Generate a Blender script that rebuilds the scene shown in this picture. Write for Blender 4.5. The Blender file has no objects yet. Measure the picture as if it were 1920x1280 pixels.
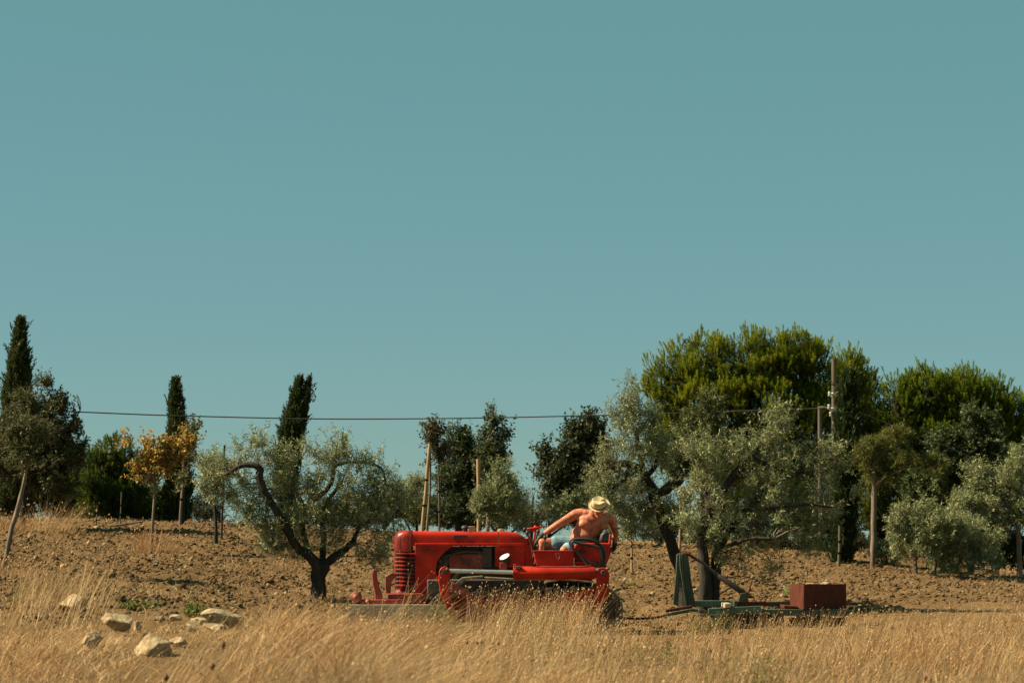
import bpy, bmesh, math, random
import numpy as np
from mathutils import Vector, Matrix

scene = bpy.context.scene
COL = scene.collection
R = math.radians

# ------------------------------------------------------------------ camera, light, exposure
F = 4533.0                      # focal length in photograph pixels (85 mm on a 36 mm frame, 1920 px wide)
EYE = 1.30                      # eye height above the ground under the tractor
PITCH = math.atan(360.0 / F)    # eye level lies at photograph row 1000
cam_d = bpy.data.cameras.new('camera')
cam_d.sensor_width = 36.0
cam_d.lens = 36.0 * F / 1920.0
cam_d.clip_start = 0.1
cam_d.clip_end = 6000.0
cam_d.dof.use_dof = True
cam_d.dof.focus_distance = 37.0
cam_d.dof.aperture_fstop = 4.2
cam = bpy.data.objects.new('camera', cam_d)
COL.objects.link(cam)
cam.location = (0, 0, EYE)
cam.rotation_euler = (math.pi / 2 + PITCH, 0, 0)
scene.camera = cam

SUN_AZ = math.atan2(-0.999, -0.03)      # from +Y towards +X
SUN_EL = R(42)
to_sun = Vector((math.sin(SUN_AZ) * math.cos(SUN_EL), math.cos(SUN_AZ) * math.cos(SUN_EL), math.sin(SUN_EL)))
sun_d = bpy.data.lights.new('sun', 'SUN')
sun_d.energy = 5.0
sun_d.angle = R(0.5)
sun_d.color = (1.0, 0.83, 0.58)
sun = bpy.data.objects.new('sun', sun_d)
COL.objects.link(sun)
sun.rotation_euler = (-to_sun).to_track_quat('-Z', 'Y').to_euler()

world = bpy.data.worlds.new('World')
scene.world = world
world.use_nodes = True
wn = world.node_tree
wn.nodes.clear()
w_out = wn.nodes.new('ShaderNodeOutputWorld')
w_bg = wn.nodes.new('ShaderNodeBackground')
w_sky = wn.nodes.new('ShaderNodeTexSky')
w_sky.sky_type = 'NISHITA'
w_sky.sun_disc = False
w_sky.sun_elevation = SUN_EL
w_sky.sun_rotation = SUN_AZ
w_sky.altitude = 1200
w_sky.air_density = 1.0
w_sky.dust_density = 0.2
w_sky.ozone_density = 2.0
w_tint = wn.nodes.new('ShaderNodeMix')          # the photograph's muted teal rendering of the blue sky
w_tint.data_type = 'RGBA'
w_tint.blend_type = 'MULTIPLY'
w_tint.inputs[0].default_value = 1.0
w_tint.inputs[7].default_value = (0.246, 0.220, 0.335, 1)
wn.links.new(w_sky.outputs[0], w_tint.inputs[6])
w_add = wn.nodes.new('ShaderNodeMix')           # even light of the bright dry air over the whole sky
w_add.data_type = 'RGBA'
w_add.blend_type = 'ADD'
w_add.inputs[0].default_value = 1.0
w_add.inputs[7].default_value = (0.80, 2.20, 1.37, 1)
wn.links.new(w_tint.outputs[2], w_add.inputs[6])
wn.links.new(w_add.outputs[2], w_bg.inputs[0])
w_bg.inputs[1].default_value = 0.05
wn.links.new(w_bg.outputs[0], w_out.inputs[0])

scene.view_settings.view_transform = 'Standard'
scene.view_settings.look = 'None'
scene.view_settings.exposure = 1.17
scene.view_settings.gamma = 1.0
scene.cycles.max_bounces = 6
scene.cycles.transparent_max_bounces = 4

# ------------------------------------------------------------------ helpers
_c, _s = math.cos(PITCH), math.sin(PITCH)

def at(px, py, Y):
    """world point that photograph pixel (px,py) sees at depth Y"""
    cx = (px - 960.0) / F
    cy = (640.0 - py) / F
    d = (cx, _c - cy * _s, _s + cy * _c)
    k = Y / d[1]
    return Vector((d[0] * k, Y, EYE + d[2] * k))

def m_per_px(Y):
    return Y / F

def tag(o, label=None, cat=None, group=None, kind=None):
    if label: o['label'] = label
    if cat: o['category'] = cat
    if group: o['group'] = group
    if kind: o['kind'] = kind
    return o

def thing(name, loc, label, cat, group=None):
    o = bpy.data.objects.new(name, None)
    o.empty_display_size = 0.1
    COL.objects.link(o)
    o.location = loc
    return tag(o, label, cat, group)

def link(name, me, mats, parent=None, smooth=False):
    for m in (mats if isinstance(mats, (list, tuple)) else [mats]):
        me.materials.append(m)
    o = bpy.data.objects.new(name, me)
    COL.objects.link(o)
    if parent is not None:
        o.parent = parent
        off = Vector((0, 0, 0))
        p = parent
        while p is not None:
            off += p.location
            p = p.parent
        me.transform(Matrix.Translation(-off))
    if smooth:
        me.polygons.foreach_set('use_smooth', np.ones(len(me.polygons), dtype=bool))
    return o

def arrays_to_mesh(name, V, loops, sizes, cols=None, mat_idx=None):
    me = bpy.data.meshes.new(name)
    V = np.ascontiguousarray(V, dtype=np.float32)
    loops = np.ascontiguousarray(loops, dtype=np.int32)
    sizes = np.ascontiguousarray(sizes, dtype=np.int32)
    me.vertices.add(len(V))
    me.vertices.foreach_set('co', V.ravel())
    me.loops.add(len(loops))
    me.loops.foreach_set('vertex_index', loops)
    me.polygons.add(len(sizes))
    starts = np.concatenate(([0], np.cumsum(sizes)[:-1])).astype(np.int32)
    me.polygons.foreach_set('loop_start', starts)
    if mat_idx is not None:
        me.polygons.foreach_set('material_index', np.ascontiguousarray(mat_idx, dtype=np.int32))
    if cols is not None:
        a = me.attributes.new('Col', 'FLOAT_COLOR', 'POINT')
        c4 = np.ones((len(V), 4), dtype=np.float32)
        c4[:, :3] = cols
        a.data.foreach_set('color', c4.ravel())
    me.update(calc_edges=True)
    return me

class Soup:
    """collects arrays of verts / faces / colours / material slots"""
    def __init__(self):
        self.V, self.L, self.S, self.C, self.M, self.n = [], [], [], [], [], 0
    def add(self, V, Fc, C=(0.5, 0.5, 0.5), mat=0):
        V = np.asarray(V, dtype=np.float32).reshape(-1, 3)
        Fc = np.asarray(Fc, dtype=np.int64)
        self.V.append(V)
        self.L.append((Fc + self.n).ravel())
        self.S.append(np.full(len(Fc), Fc.shape[1]))
        C = np.asarray(C, dtype=np.float32)
        self.C.append(np.broadcast_to(C, (len(V), 3)) if C.ndim == 1 else C)
        self.M.append(np.full(len(Fc), mat))
        self.n += len(V)
    def mesh(self, name):
        return arrays_to_mesh(name, np.concatenate(self.V), np.concatenate(self.L), np.concatenate(self.S),
                              np.concatenate(self.C), np.concatenate(self.M))

def unit(a):
    return a / np.maximum(np.linalg.norm(a, axis=-1, keepdims=True), 1e-9)

def tube_arrays(pts, rad, n=8, cap=True, jit=0.0, rng=None):
    P = np.asarray([tuple(p) for p in pts], dtype=float)
    rad = np.asarray(rad, dtype=float)
    T = np.gradient(P, axis=0)
    T = unit(T)
    ref = np.array([0.31, 0.87, 0.38])
    U = unit(np.cross(T, ref))
    W = np.cross(T, U)
    a = np.arange(n) / n * 2 * math.pi
    ring = U[:, None, :] * np.cos(a)[None, :, None] + W[:, None, :] * np.sin(a)[None, :, None]
    rr = rad[:, None] * np.ones((1, n))
    if jit and rng is not None:
        rr = rr * (1 + rng.uniform(-jit, jit, rr.shape))
    V = (P[:, None, :] + ring * rr[:, :, None]).reshape(-1, 3)
    m = len(P)
    i = np.arange(m - 1)[:, None] * n
    j = np.arange(n)[None, :]
    k = (j + 1) % n
    Fq = np.stack([i + j, i + k, i + n + k, i + n + j], -1).reshape(-1, 4)
    return V, Fq, n, m

def smooth_path(pts, sub=4):
    P = np.asarray([tuple(p) for p in pts], dtype=float)
    if len(P) < 3 or sub < 2:
        return P
    out = []
    n = len(P)
    for i in range(n - 1):
        p0, p1, p2, p3 = P[max(i - 1, 0)], P[i], P[i + 1], P[min(i + 2, n - 1)]
        for t in np.arange(sub) / sub:
            out.append(0.5 * ((2 * p1) + (-p0 + p2) * t + (2 * p0 - 5 * p1 + 4 * p2 - p3) * t * t + (-p0 + 3 * p1 - 3 * p2 + p3) * t ** 3))
    out.append(P[-1])
    return np.array(out)

class MB:
    """hard-surface pieces collected into one mesh"""
    def __init__(self):
        self.v, self.f = [], []
    def _add(self, vs, fs):
        n = len(self.v)
        self.v += [tuple(float(c) for c in v) for v in vs]
        self.f += [tuple(int(i) + n for i in f) for f in fs]
        return self
    def box(self, lo, hi, rot=None, piv=None):
        x0, y0, z0 = lo; x1, y1, z1 = hi
        vs = [Vector(p) for p in ((x0, y0, z0), (x1, y0, z0), (x1, y1, z0), (x0, y1, z0), (x0, y0, z1), (x1, y0, z1), (x1, y1, z1), (x0, y1, z1))]
        if rot is not None:
            c = Vector(piv) if piv is not None else (Vector(lo) + Vector(hi)) / 2
            vs = [rot @ (v - c) + c for v in vs]
        return self._add(vs, [(0, 3, 2, 1), (4, 5, 6, 7), (0, 1, 5, 4), (1, 2, 6, 5), (2, 3, 7, 6), (3, 0, 4, 7)])
    def rect(self, x0, y0, x1, y1, Y0, Y1):
        """box given by its photograph rectangle on its near face"""
        a, b = at(x0, y1, Y0), at(x1, y0, Y0)
        return self.box((a.x, Y0, a.z), (b.x, Y1, b.z))
    def prism(self, px, Y0, Y1):
        """outline in photograph pixels at depth Y0, extruded to Y1"""
        p = [at(x, y, Y0) for x, y in px]
        area = sum(p[i].x * p[(i + 1) % len(p)].z - p[(i + 1) % len(p)].x * p[i].z for i in range(len(p)))
        if area < 0: p.reverse()
        n = len(p)
        vs = [(q.x, Y0, q.z) for q in p] + [(q.x, Y1, q.z) for q in p]
        fs = [tuple(range(n)), tuple(range(2 * n - 1, n - 1, -1))]
        fs += [(i, i + n, (i + 1) % n + n, (i + 1) % n) for i in range(n)]
        return self._add(vs, fs)
    def tube(self, pts, r, n=10, sub=1):
        P = smooth_path(pts, sub)
        if np.ndim(r) == 0: rad = np.full(len(P), r)
        else:
            rad = np.interp(np.linspace(0, 1, len(P)), np.linspace(0, 1, len(r)), r)
        V, Fq, n, m = tube_arrays(P, rad, n)
        fs = [tuple(f) for f in Fq] + [tuple(range(n - 1, -1, -1)), tuple(range((m - 1) * n, m * n))]
        return self._add(V, fs)
    def ell(self, c, r, rot=None, seg=16, rings=10):
        c = Vector(c)
        vs = []
        for i in range(1, rings):
            th = math.pi * i / rings
            for j in range(seg):
                ph = 2 * math.pi * j / seg
                v = Vector((r[0] * math.sin(th) * math.cos(ph), r[1] * math.sin(th) * math.sin(ph), r[2] * math.cos(th)))
                vs.append((rot @ v if rot is not None else v) + c)
        t = Vector((0, 0, r[2])); b = Vector((0, 0, -r[2]))
        vs.append((rot @ t if rot is not None else t) + c)
        vs.append((rot @ b if rot is not None else b) + c)
        nt, nb = len(vs) - 2, len(vs) - 1
        fs = []
        for i in range(rings - 2):
            for j in range(seg):
                k = (j + 1) % seg
                fs.append((i * seg + j, (i + 1) * seg + j, (i + 1) * seg + k, i * seg + k))
        for j in range(seg):
            k = (j + 1) % seg
            fs.append((nt, j, k))
            fs.append((nb, (rings - 2) * seg + k, (rings - 2) * seg + j))
        return self._add(vs, fs)
    def cap(self, p0, p1, r0, r1, seg=14):
        """capsule with tapering radius"""
        p0, p1 = Vector(p0), Vector(p1)
        d = (p1 - p0).normalized()
        pts, rad = [], []
        for k in range(5):
            a = math.pi / 2 * (1 - k / 4.0)
            pts.append(p0 - d * r0 * math.sin(a)); rad.append(max(r0 * math.cos(a), 1e-4))
        for k in range(5):
            a = math.pi / 2 * k / 4.0
            pts.append(p1 + d * r1 * math.sin(a)); rad.append(max(r1 * math.cos(a), 1e-4))
        return self.tube(pts, rad, seg)
    def lathe(self, prof, org, axis, seg=24):
        """profile (radius, height) swung round axis at org"""
        q = Vector(axis).normalized().to_track_quat('Z', 'Y')
        org = Vector(org)
        vs, fs = [], []
        for r, h in prof:
            for j in range(seg):
                a = 2 * math.pi * j / seg
                vs.append(org + q @ Vector((r * math.cos(a), r * math.sin(a), h)))
        for i in range(len(prof) - 1):
            for j in range(seg):
                k = (j + 1) % seg
                fs.append((i * seg + j, i * seg + k, (i + 1) * seg + k, (i + 1) * seg + j))
        fs.append(tuple(range(seg - 1, -1, -1)))
        fs.append(tuple(range((len(prof) - 1) * seg, len(prof) * seg)))
        return self._add(vs, fs)
    def loft(self, rings):
        n = len(rings[0])
        vs = [p for r in rings for p in r]
        fs = []
        for i in range(len(rings) - 1):
            for j in range(n):
                k = (j + 1) % n
                fs.append((i * n + j, i * n + k, (i + 1) * n + k, (i + 1) * n + j))
        fs.append(tuple(range(n - 1, -1, -1)))
        fs.append(tuple(range((len(rings) - 1) * n, len(rings) * n)))
        return self._add(vs, fs)
    def build(self, name, mat, parent=None, smooth=False, bevel=0.0, label=None):
        me = bpy.data.meshes.new(name)
        me.from_pydata(self.v, [], self.f)
        bm = bmesh.new(); bm.from_mesh(me)
        bmesh.ops.recalc_face_normals(bm, faces=bm.faces)
        bm.to_mesh(me); bm.free()
        o = link(name, me, mat, parent, smooth or bevel > 0)
        if bevel > 0:
            b = o.modifiers.new('bevel', 'BEVEL')
            b.width = bevel; b.segments = 2; b.limit_method = 'ANGLE'; b.angle_limit = R(38)
        if smooth or bevel > 0:
            try:
                me.set_sharp_from_angle(angle=R(42))
            except Exception:
                pass
        if label: o['label'] = label
        return o

# ------------------------------------------------------------------ numpy noise
def _hash(ix, iy, seed):
    h = (ix.astype(np.int64) * 374761393 + iy.astype(np.int64) * 668265263 + seed * 974634777) & 0xFFFFFFFF
    h = ((h ^ (h >> 13)) * 1274126177) & 0xFFFFFFFF
    h = h ^ (h >> 16)
    return (h & 0xFFFF) / 65535.0

def vnoise(x, y, seed=0):
    ix, iy = np.floor(x), np.floor(y)
    fx, fy = x - ix, y - iy
    fx = fx * fx * (3 - 2 * fx); fy = fy * fy * (3 - 2 * fy)
    a, b = _hash(ix, iy, seed), _hash(ix + 1, iy, seed)
    c, d = _hash(ix, iy + 1, seed), _hash(ix + 1, iy + 1, seed)
    return (a * (1 - fx) + b * fx) * (1 - fy) + (c * (1 - fx) + d * fx) * fy

def fbm(x, y, seed=0, o=3):
    s, a, t = 0.0, 1.0, 0.0
    for k in range(o):
        s = s + a * vnoise(x * 2 ** k, y * 2 ** k, seed + k); t += a; a *= 0.5
    return s / t

# ------------------------------------------------------------------ materials
def mat_new(name):
    m = bpy.data.materials.new(name)
    m.use_nodes = True
    nt = m.node_tree
    return m, nt, nt.nodes['Principled BSDF']

def N(nt, kind, **kw):
    n = nt.nodes.new(kind)
    for k, v in kw.items():
        setattr(n, k, v)
    return n

def ramp(nt, src, stops):
    r = N(nt, 'ShaderNodeValToRGB')
    e = r.color_ramp.elements
    while len(e) < len(stops): e.new(0.5)
    for i, (p, c) in enumerate(stops):
        e[i].position = p
        e[i].color = (*c, 1)
    nt.links.new(src, r.inputs[0])
    return r.outputs[0]

def noise(nt, scale, detail=5.0, rough=0.6, coord='Object', stretch=None):
    tc = N(nt, 'ShaderNodeTexCoord')
    nz = N(nt, 'ShaderNodeTexNoise')
    nz.inputs['Scale'].default_value = scale
    nz.inputs['Detail'].default_value = detail
    nz.inputs['Roughness'].default_value = rough
    if stretch:
        mp = N(nt, 'ShaderNodeMapping')
        mp.inputs['Scale'].default_value = stretch
        nt.links.new(tc.outputs[coord], mp.inputs[0])
        nt.links.new(mp.outputs[0], nz.inputs['Vector'])
    else:
        nt.links.new(tc.outputs[coord], nz.inputs['Vector'])
    return nz.outputs[0]

def bump(nt, b, src, dist=0.005, strength=0.6):
    bp = N(nt, 'ShaderNodeBump')
    bp.inputs['Distance'].default_value = dist
    bp.inputs['Strength'].default_value = strength
    nt.links.new(src, bp.inputs['Height'])
    nt.links.new(bp.outputs[0], b.inputs['Normal'])

def worn(name, stops, scale=6.0, rough=0.6, metal=0.0, bdist=0.002, spec=0.5, stretch=None, coat=0.0, bscale=None, chips=None, dust=None):
    m, nt, b = mat_new(name)
    s = noise(nt, scale, 7, 0.65, stretch=stretch)
    col = ramp(nt, s, stops)
    for (colour, sc, lo, hi, amt) in (chips or []) + (dust or []):
        mk = ramp(nt, noise(nt, sc, 6, 0.7), [(lo, (0, 0, 0)), (hi, (amt, amt, amt))])
        mx = N(nt, 'ShaderNodeMix', data_type='RGBA')
        nt.links.new(mk, mx.inputs[0])
        nt.links.new(col, mx.inputs[6])
        mx.inputs[7].default_value = (*colour, 1)
        col = mx.outputs[2]
    nt.links.new(col, b.inputs['Base Color'])
    b.inputs['Roughness'].default_value = rough
    b.inputs['Metallic'].default_value = metal
    b.inputs['Specular IOR Level'].default_value = spec
    b.inputs['Coat Weight'].default_value = coat
    if bdist > 0:
        bump(nt, b, noise(nt, bscale or scale * 6, 5, 0.6, stretch=stretch), bdist)
    return m

def foliage_mat(name, back=(1.0, 1.0, 1.0), trans=0.25, rough=0.5, spec=0.3):
    """leaf colour comes from the leaves' own colour attribute; the underside may be paler"""
    m, nt, b = mat_new(name)
    at_ = N(nt, 'ShaderNodeAttribute', attribute_name='Col')
    geo = N(nt, 'ShaderNodeNewGeometry')
    mul = N(nt, 'ShaderNodeMix', data_type='RGBA', blend_type='MULTIPLY')
    mul.inputs[7].default_value = (*back, 1)
    nt.links.new(geo.outputs['Backfacing'], mul.inputs[0])
    nt.links.new(at_.outputs['Color'], mul.inputs[6])
    nt.links.new(mul.outputs[2], b.inputs['Base Color'])
    b.inputs['Roughness'].default_value = rough
    b.inputs['Specular IOR Level'].default_value = spec
    tr = N(nt, 'ShaderNodeBsdfTranslucent')
    nt.links.new(mul.outputs[2], tr.inputs[0])
    mx = N(nt, 'ShaderNodeMixShader')
    mx.inputs[0].default_value = trans
    nt.links.new(b.outputs[0], mx.inputs[1])
    nt.links.new(tr.outputs[0], mx.inputs[2])
    nt.links.new(mx.outputs[0], nt.nodes['Material Output'].inputs[0])
    return m

M_bark = worn('bark', [(0.3, (0.016, 0.013, 0.011)), (0.6, (0.042, 0.034, 0.026)), (0.75, (0.085, 0.07, 0.05))], 14, 0.9, bdist=0.012, spec=0.2, stretch=(1, 1, 0.25), bscale=40)
M_bark_pale = worn('pale bark', [(0.3, (0.085, 0.066, 0.046)), (0.65, (0.20, 0.155, 0.11))], 14, 0.9, bdist=0.01, spec=0.2, stretch=(1, 1, 0.25), bscale=40)
M_twig = worn('twig', [(0.3, (0.09, 0.075, 0.05)), (0.7, (0.17, 0.14, 0.10))], 10, 0.9, bdist=0)
M_pole = worn('weathered pole wood', [(0.3, (0.06, 0.05, 0.038)), (0.7, (0.15, 0.122, 0.09))], 9, 0.9, bdist=0.006, stretch=(3, 3, 0.2), spec=0.2)
M_stake = worn('stake wood', [(0.3, (0.25, 0.15, 0.075)), (0.7, (0.40, 0.26, 0.135))], 9, 0.85, bdist=0.004, stretch=(3, 3, 0.2), spec=0.2)
M_leaf_olive = foliage_mat('olive leaf', (1.75, 1.65, 1.6), 0.22, 0.5, 0.3)
M_leaf = foliage_mat('leaf', (1.15, 1.1, 1.0), 0.35, 0.5, 0.2)
M_needle = foliage_mat('needle', (1, 1, 1), 0.42, 0.6, 0.05)
M_straw = foliage_mat('straw', (1, 1, 1), 0.38, 0.65, 0.2)

M_red = worn('red tractor paint', [(0.30, (0.09, 0.012, 0.007)), (0.42, (0.34, 0.012, 0.003)), (0.60, (0.48, 0.018, 0.003)), (0.80, (0.38, 0.035, 0.010))], 5, 0.45, bdist=0.0015, coat=0.0, spec=0.25, chips=[((0.05, 0.022, 0.012), 22, .60, .66, .9), ((0.10, 0.045, 0.02), 60, .64, .70, .8)], dust=[((0.20, 0.11, 0.055), 3.0, .55, .85, .28)])
M_red_stained = worn('stained red paint', [(0.40, (0.035, 0.008, 0.007)), (0.51, (0.17, 0.011, 0.006)), (0.60, (0.40, 0.022, 0.005)), (0.80, (0.36, 0.06, 0.025))], 9, 0.42, bdist=0.0015, spec=0.35, stretch=(1.6, 1.6, 0.35))
M_red_old = worn('faded red paint', [(0.28, (0.06, 0.014, 0.010)), (0.45, (0.22, 0.018, 0.009)), (0.66, (0.32, 0.032, 0.014)), (0.82, (0.26, 0.10, 0.055))], 8, 0.6, bdist=0.003, chips=[((0.05, 0.022, 0.012), 22, .60, .66, .9), ((0.10, 0.045, 0.02), 60, .64, .70, .8)], dust=[((0.18, 0.10, 0.05), 4.0, .45, .75, .6)])
M_black = worn('black rubber', [(0.3, (0.012, 0.012, 0.012)), (0.7, (0.03, 0.03, 0.028))], 12, 0.6, bdist=0.001)
M_dark = worn('oily iron', [(0.3, (0.018, 0.014, 0.011)), (0.7, (0.06, 0.042, 0.03))], 10, 0.6, bdist=0.004)
M_steel = worn('worn steel', [(0.3, (0.25, 0.22, 0.17)), (0.7, (0.45, 0.42, 0.34))], 10, 0.42, metal=0.7, bdist=0.002)
M_trackplate = worn('track steel', [(0.35, (0.07, 0.055, 0.04)), (0.55, (0.22, 0.19, 0.13)), (0.75, (0.34, 0.31, 0.23))], 12, 0.6, metal=0.3, bdist=0.004)
M_chrome = worn('polished rod', [(0.3, (0.55, 0.55, 0.52)), (0.7, (0.70, 0.70, 0.68))], 10, 0.28, metal=0.8, bdist=0)
M_green = worn('green implement paint', [(0.30, (0.07, 0.04, 0.022)), (0.42, (0.02, 0.042, 0.024)), (0.62, (0.032, 0.066, 0.036)), (0.80, (0.08, 0.12, 0.065))], 6, 0.6, bdist=0.003, chips=[((0.06, 0.028, 0.015), 14, .52, .60, .9)], dust=[((0.16, 0.10, 0.05), 5.0, .5, .8, .5)])
M_green_bright = worn('bright green implement paint', [(0.30, (0.05, 0.03, 0.018)), (0.42, (0.03, 0.085, 0.055)), (0.62, (0.05, 0.125, 0.08)), (0.80, (0.12, 0.18, 0.11))], 7, 0.6, bdist=0.003, chips=[((0.06, 0.028, 0.015), 16, .54, .60, .9)], dust=[((0.18, 0.11, 0.055), 6.0, .5, .8, .5)])
M_rust = worn('rust red steel', [(0.3, (0.05, 0.013, 0.008)), (0.6, (0.095, 0.026, 0.013)), (0.8, (0.15, 0.055, 0.028))], 9, 0.8, bdist=0.003, stretch=(3, 3, 0.5), spec=0.2)
M_board = worn('grey board', [(0.3, (0.26, 0.20, 0.13)), (0.7, (0.46, 0.38, 0.26))], 6, 0.85, bdist=0.004, stretch=(0.4, 3, 3), spec=0.2)
M_rock = worn('pale limestone', [(0.3, (0.13, 0.08, 0.04)), (0.45, (0.28, 0.205, 0.115)), (0.70, (0.46, 0.38, 0.24))], 9, 0.9, bdist=0.035, spec=0.2, bscale=18)
M_glass = worn('lamp glass', [(0.3, (0.70, 0.70, 0.66)), (0.7, (0.8, 0.8, 0.76))], 10, 0.12, bdist=0)
M_plate = worn('dark badge', [(0.3, (0.05, 0.01, 0.014)), (0.7, (0.11, 0.014, 0.018))], 20, 0.5, bdist=0)
M_skin = worn('tanned skin', [(0.32, (0.25, 0.07, 0.035)), (0.5, (0.42, 0.15, 0.078)), (0.68, (0.54, 0.23, 0.13))], 11, 0.55, bdist=0.006, bscale=28, spec=0.35)
M_shorts = worn('blue shorts cloth', [(0.38, (0.075, 0.16, 0.20)), (0.55, (0.16, 0.29, 0.35)), (0.66, (0.50, 0.60, 0.60))], 11, 0.85, bdist=0.004)
M_glove = worn('dark work glove', [(0.3, (0.018, 0.018, 0.014)), (0.7, (0.05, 0.048, 0.035))], 20, 0.85, bdist=0.003)
M_hat = worn('straw hat', [(0.3, (0.50, 0.38, 0.20)), (0.7, (0.66, 0.54, 0.32))], 30, 0.8, bdist=0.003, bscale=160)
M_band = worn('hat band', [(0.3, (0.10, 0.07, 0.035)), (0.7, (0.16, 0.115, 0.06))], 20, 0.8, bdist=0)
M_hair = worn('grey hair', [(0.3, (0.15, 0.13, 0.11)), (0.7, (0.30, 0.28, 0.25))], 40, 0.7, bdist=0.003)
M_shoe = worn('brown boot', [(0.3, (0.05, 0.03, 0.018)), (0.7, (0.11, 0.07, 0.04))], 20, 0.7, bdist=0.002)
M_wire = worn('cable', [(0.3, (0.008, 0.008, 0.008)), (0.7, (0.014, 0.014, 0.013))], 5, 0.9, bdist=0, spec=0.0)
M_wire_pale = worn('pale line wire', [(0.3, (0.05, 0.047, 0.042)), (0.7, (0.09, 0.085, 0.075))], 5, 0.7, bdist=0)  # paler than the cables so the wire shows against the pines
M_ceramic = worn('insulator', [(0.3, (0.25, 0.24, 0.20)), (0.7, (0.40, 0.38, 0.33))], 10, 0.35, bdist=0)

# ------------------------------------------------------------------ terrain
PXC = np.array([-700, 0, 300, 500, 700, 960, 1300, 1600, 1920, 2600], float)
YR = np.array([-50, 4, 9, 12, 15, 20, 25, 30, 34, 42, 50, 54, 62, 90, 160, 400], float)
ZT = np.array([
 [-.15] * 10,
 [-.15] * 10,
 [.05, .05, .05, .15, .08, -.05, -.10, -.08, -.05, 0],
 [.10, .08, .10, .33, .24, .02, -.03, -.02, .02, .05],
 [.15, .15, .18, .40, .30, .08, 0, .02, .06, .10],
 [.40, .38, .38, .36, .22, .05, .02, .03, .08, .15],
 [.58, .56, .50, .36, .15, 0, 0, .04, .10, .2],
 [.66, .62, .46, .28, .08, 0, 0, .05, .12, .2],
 [.78, .70, .50, .28, .10, .02, .02, .08, .15, .2],
 [1.15, 1.05, .92, .80, .62, .50, .45, .45, .30, .2],
 [1.60, 1.57, 1.50, 1.46, 1.32, 1.10, 1.00, .85, .42, .2],
 [1.62, 1.58, 1.47, 1.42, 1.25, 1.05, .95, .80, .35, .1],
 [1.0, 1.0, .9, .9, .8, .6, .5, .4, -.1, -.3],
 [-1] * 10, [-3] * 10, [-6] * 10])

def gz(x, y):
    x = np.asarray(x, float); y = np.asarray(y, float)
    px = 960 + x / np.maximum(y, 6.0) * F
    px = np.clip(px, PXC[0], PXC[-1])
    yy = np.clip(y, YR[0], YR[-1])
    i = np.clip(np.searchsorted(PXC, px) - 1, 0, len(PXC) - 2)
    j = np.clip(np.searchsorted(YR, yy) - 1, 0, len(YR) - 2)
    u = (px - PXC[i]) / (PXC[i + 1] - PXC[i])
    v = (yy - YR[j]) / (YR[j + 1] - YR[j])
    u = u * u * (3 - 2 * u) * 0.6 + u * 0.4
    v = v * v * (3 - 2 * v) * 0.5 + v * 0.5
    return (ZT[j, i] * (1 - u) + ZT[j, i + 1] * u) * (1 - v) + (ZT[j + 1, i] * (1 - u) + ZT[j + 1, i + 1] * u) * v

def ground(px, Y):
    x = (px - 960.0) / F * Y
    return Vector((x, Y, float(gz(x, Y))))

EDGE_P = np.array([-300, 0, 300, 480, 600, 800, 960, 1300, 1600, 1920, 2200], float)
EDGE_Y = np.array([25, 25, 25, 26, 29, 32, 33, 34.5, 36, 37.5, 38], float)

def soilness(x, y):
    """0 = dry grass, 1 = bare tilled soil"""
    px = 960 + x / np.maximum(y, 6.0) * F
    e = np.interp(px, EDGE_P, EDGE_Y)
    n = fbm(x * 0.7 + 11, y * 0.35 + 3, 5, 4)
    return np.clip((y - e + (n - 0.5) * 9.0) / 2.5, 0, 1)

def axis_vals(lo, hi, step, outer):
    a = list(np.arange(lo, hi + 1e-6, step))
    s, v = step, hi
    while v < outer:
        s *= 1.35; v += s; a.append(v)
    s, v, b = step, lo, []
    while v > -outer:
        s *= 1.35; v -= s; b.append(v)
    return np.array(b[::-1] + a)

gx = axis_vals(-12.6, 12.6, 0.055, 2500)
gy_ = list(np.arange(6, 26, 0.16)) + list(np.arange(26, 54.5, 0.055))
s_, v_ = 0.055, gy_[-1]
while v_ < 2500:
    s_ *= 1.3; v_ += s_; gy_.append(v_)
gy_ = [-400, -150, -60, -25, -12, -6, -3, 0, 2, 4] + gy_
gyv = np.array(gy_)
GX, GY = np.meshgrid(gx, gyv)
def micro_height(x, y, so):
    clod = np.abs(fbm(x * 2.1, y * 2.1, 21, 2) - .5) * 0.09 + (vnoise(x * 5.3, y * 4.3, 31)) ** 2 * 0.055 + vnoise(x * 11, y * 8, 41) ** 2 * 0.055
    furrow = 0.02 * np.sin(y * 5.2 + 2.5 * fbm(x * 0.5, y * 0.4, 61, 2))
    return (clod + furrow) * (0.25 + 0.75 * so) + 0.06 * fbm(x * 0.8, y * 0.8, 71, 3) - 0.06
soil = soilness(GX, GY)
inside = ((np.abs(GX) < 14) & (GY > 5) & (GY < 60)).astype(float)
GZ = gz(GX, GY) + micro_height(GX, GY, soil) * inside
ny, nx = GX.shape
V = np.stack([GX, GY, GZ], -1).reshape(-1, 3)
i = np.arange(ny - 1)[:, None] * nx; j = np.arange(nx - 1)[None, :]
Fq = np.stack([i + j, i + j + 1, i + nx + j + 1, i + nx + j], -1).reshape(-1, 4)
tone = fbm(GX * 0.9, GY * 0.6, 81, 4)[..., None]
c_soil = np.array([.135, .083, .041]) * (1 - tone) + np.array([.235, .152, .074]) * tone
c_straw = np.array([.17, .10, .045]) * (1 - tone) + np.array([.28, .18, .085]) * tone
gcol = c_straw * (1 - soil[..., None]) + c_soil * soil[..., None]
me = arrays_to_mesh('terrain', V, Fq.ravel(), np.full(len(Fq), 4), gcol.reshape(-1, 3))
M_soil, nt, b = mat_new('tilled soil')
a_ = N(nt, 'ShaderNodeAttribute', attribute_name='Col')
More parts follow.
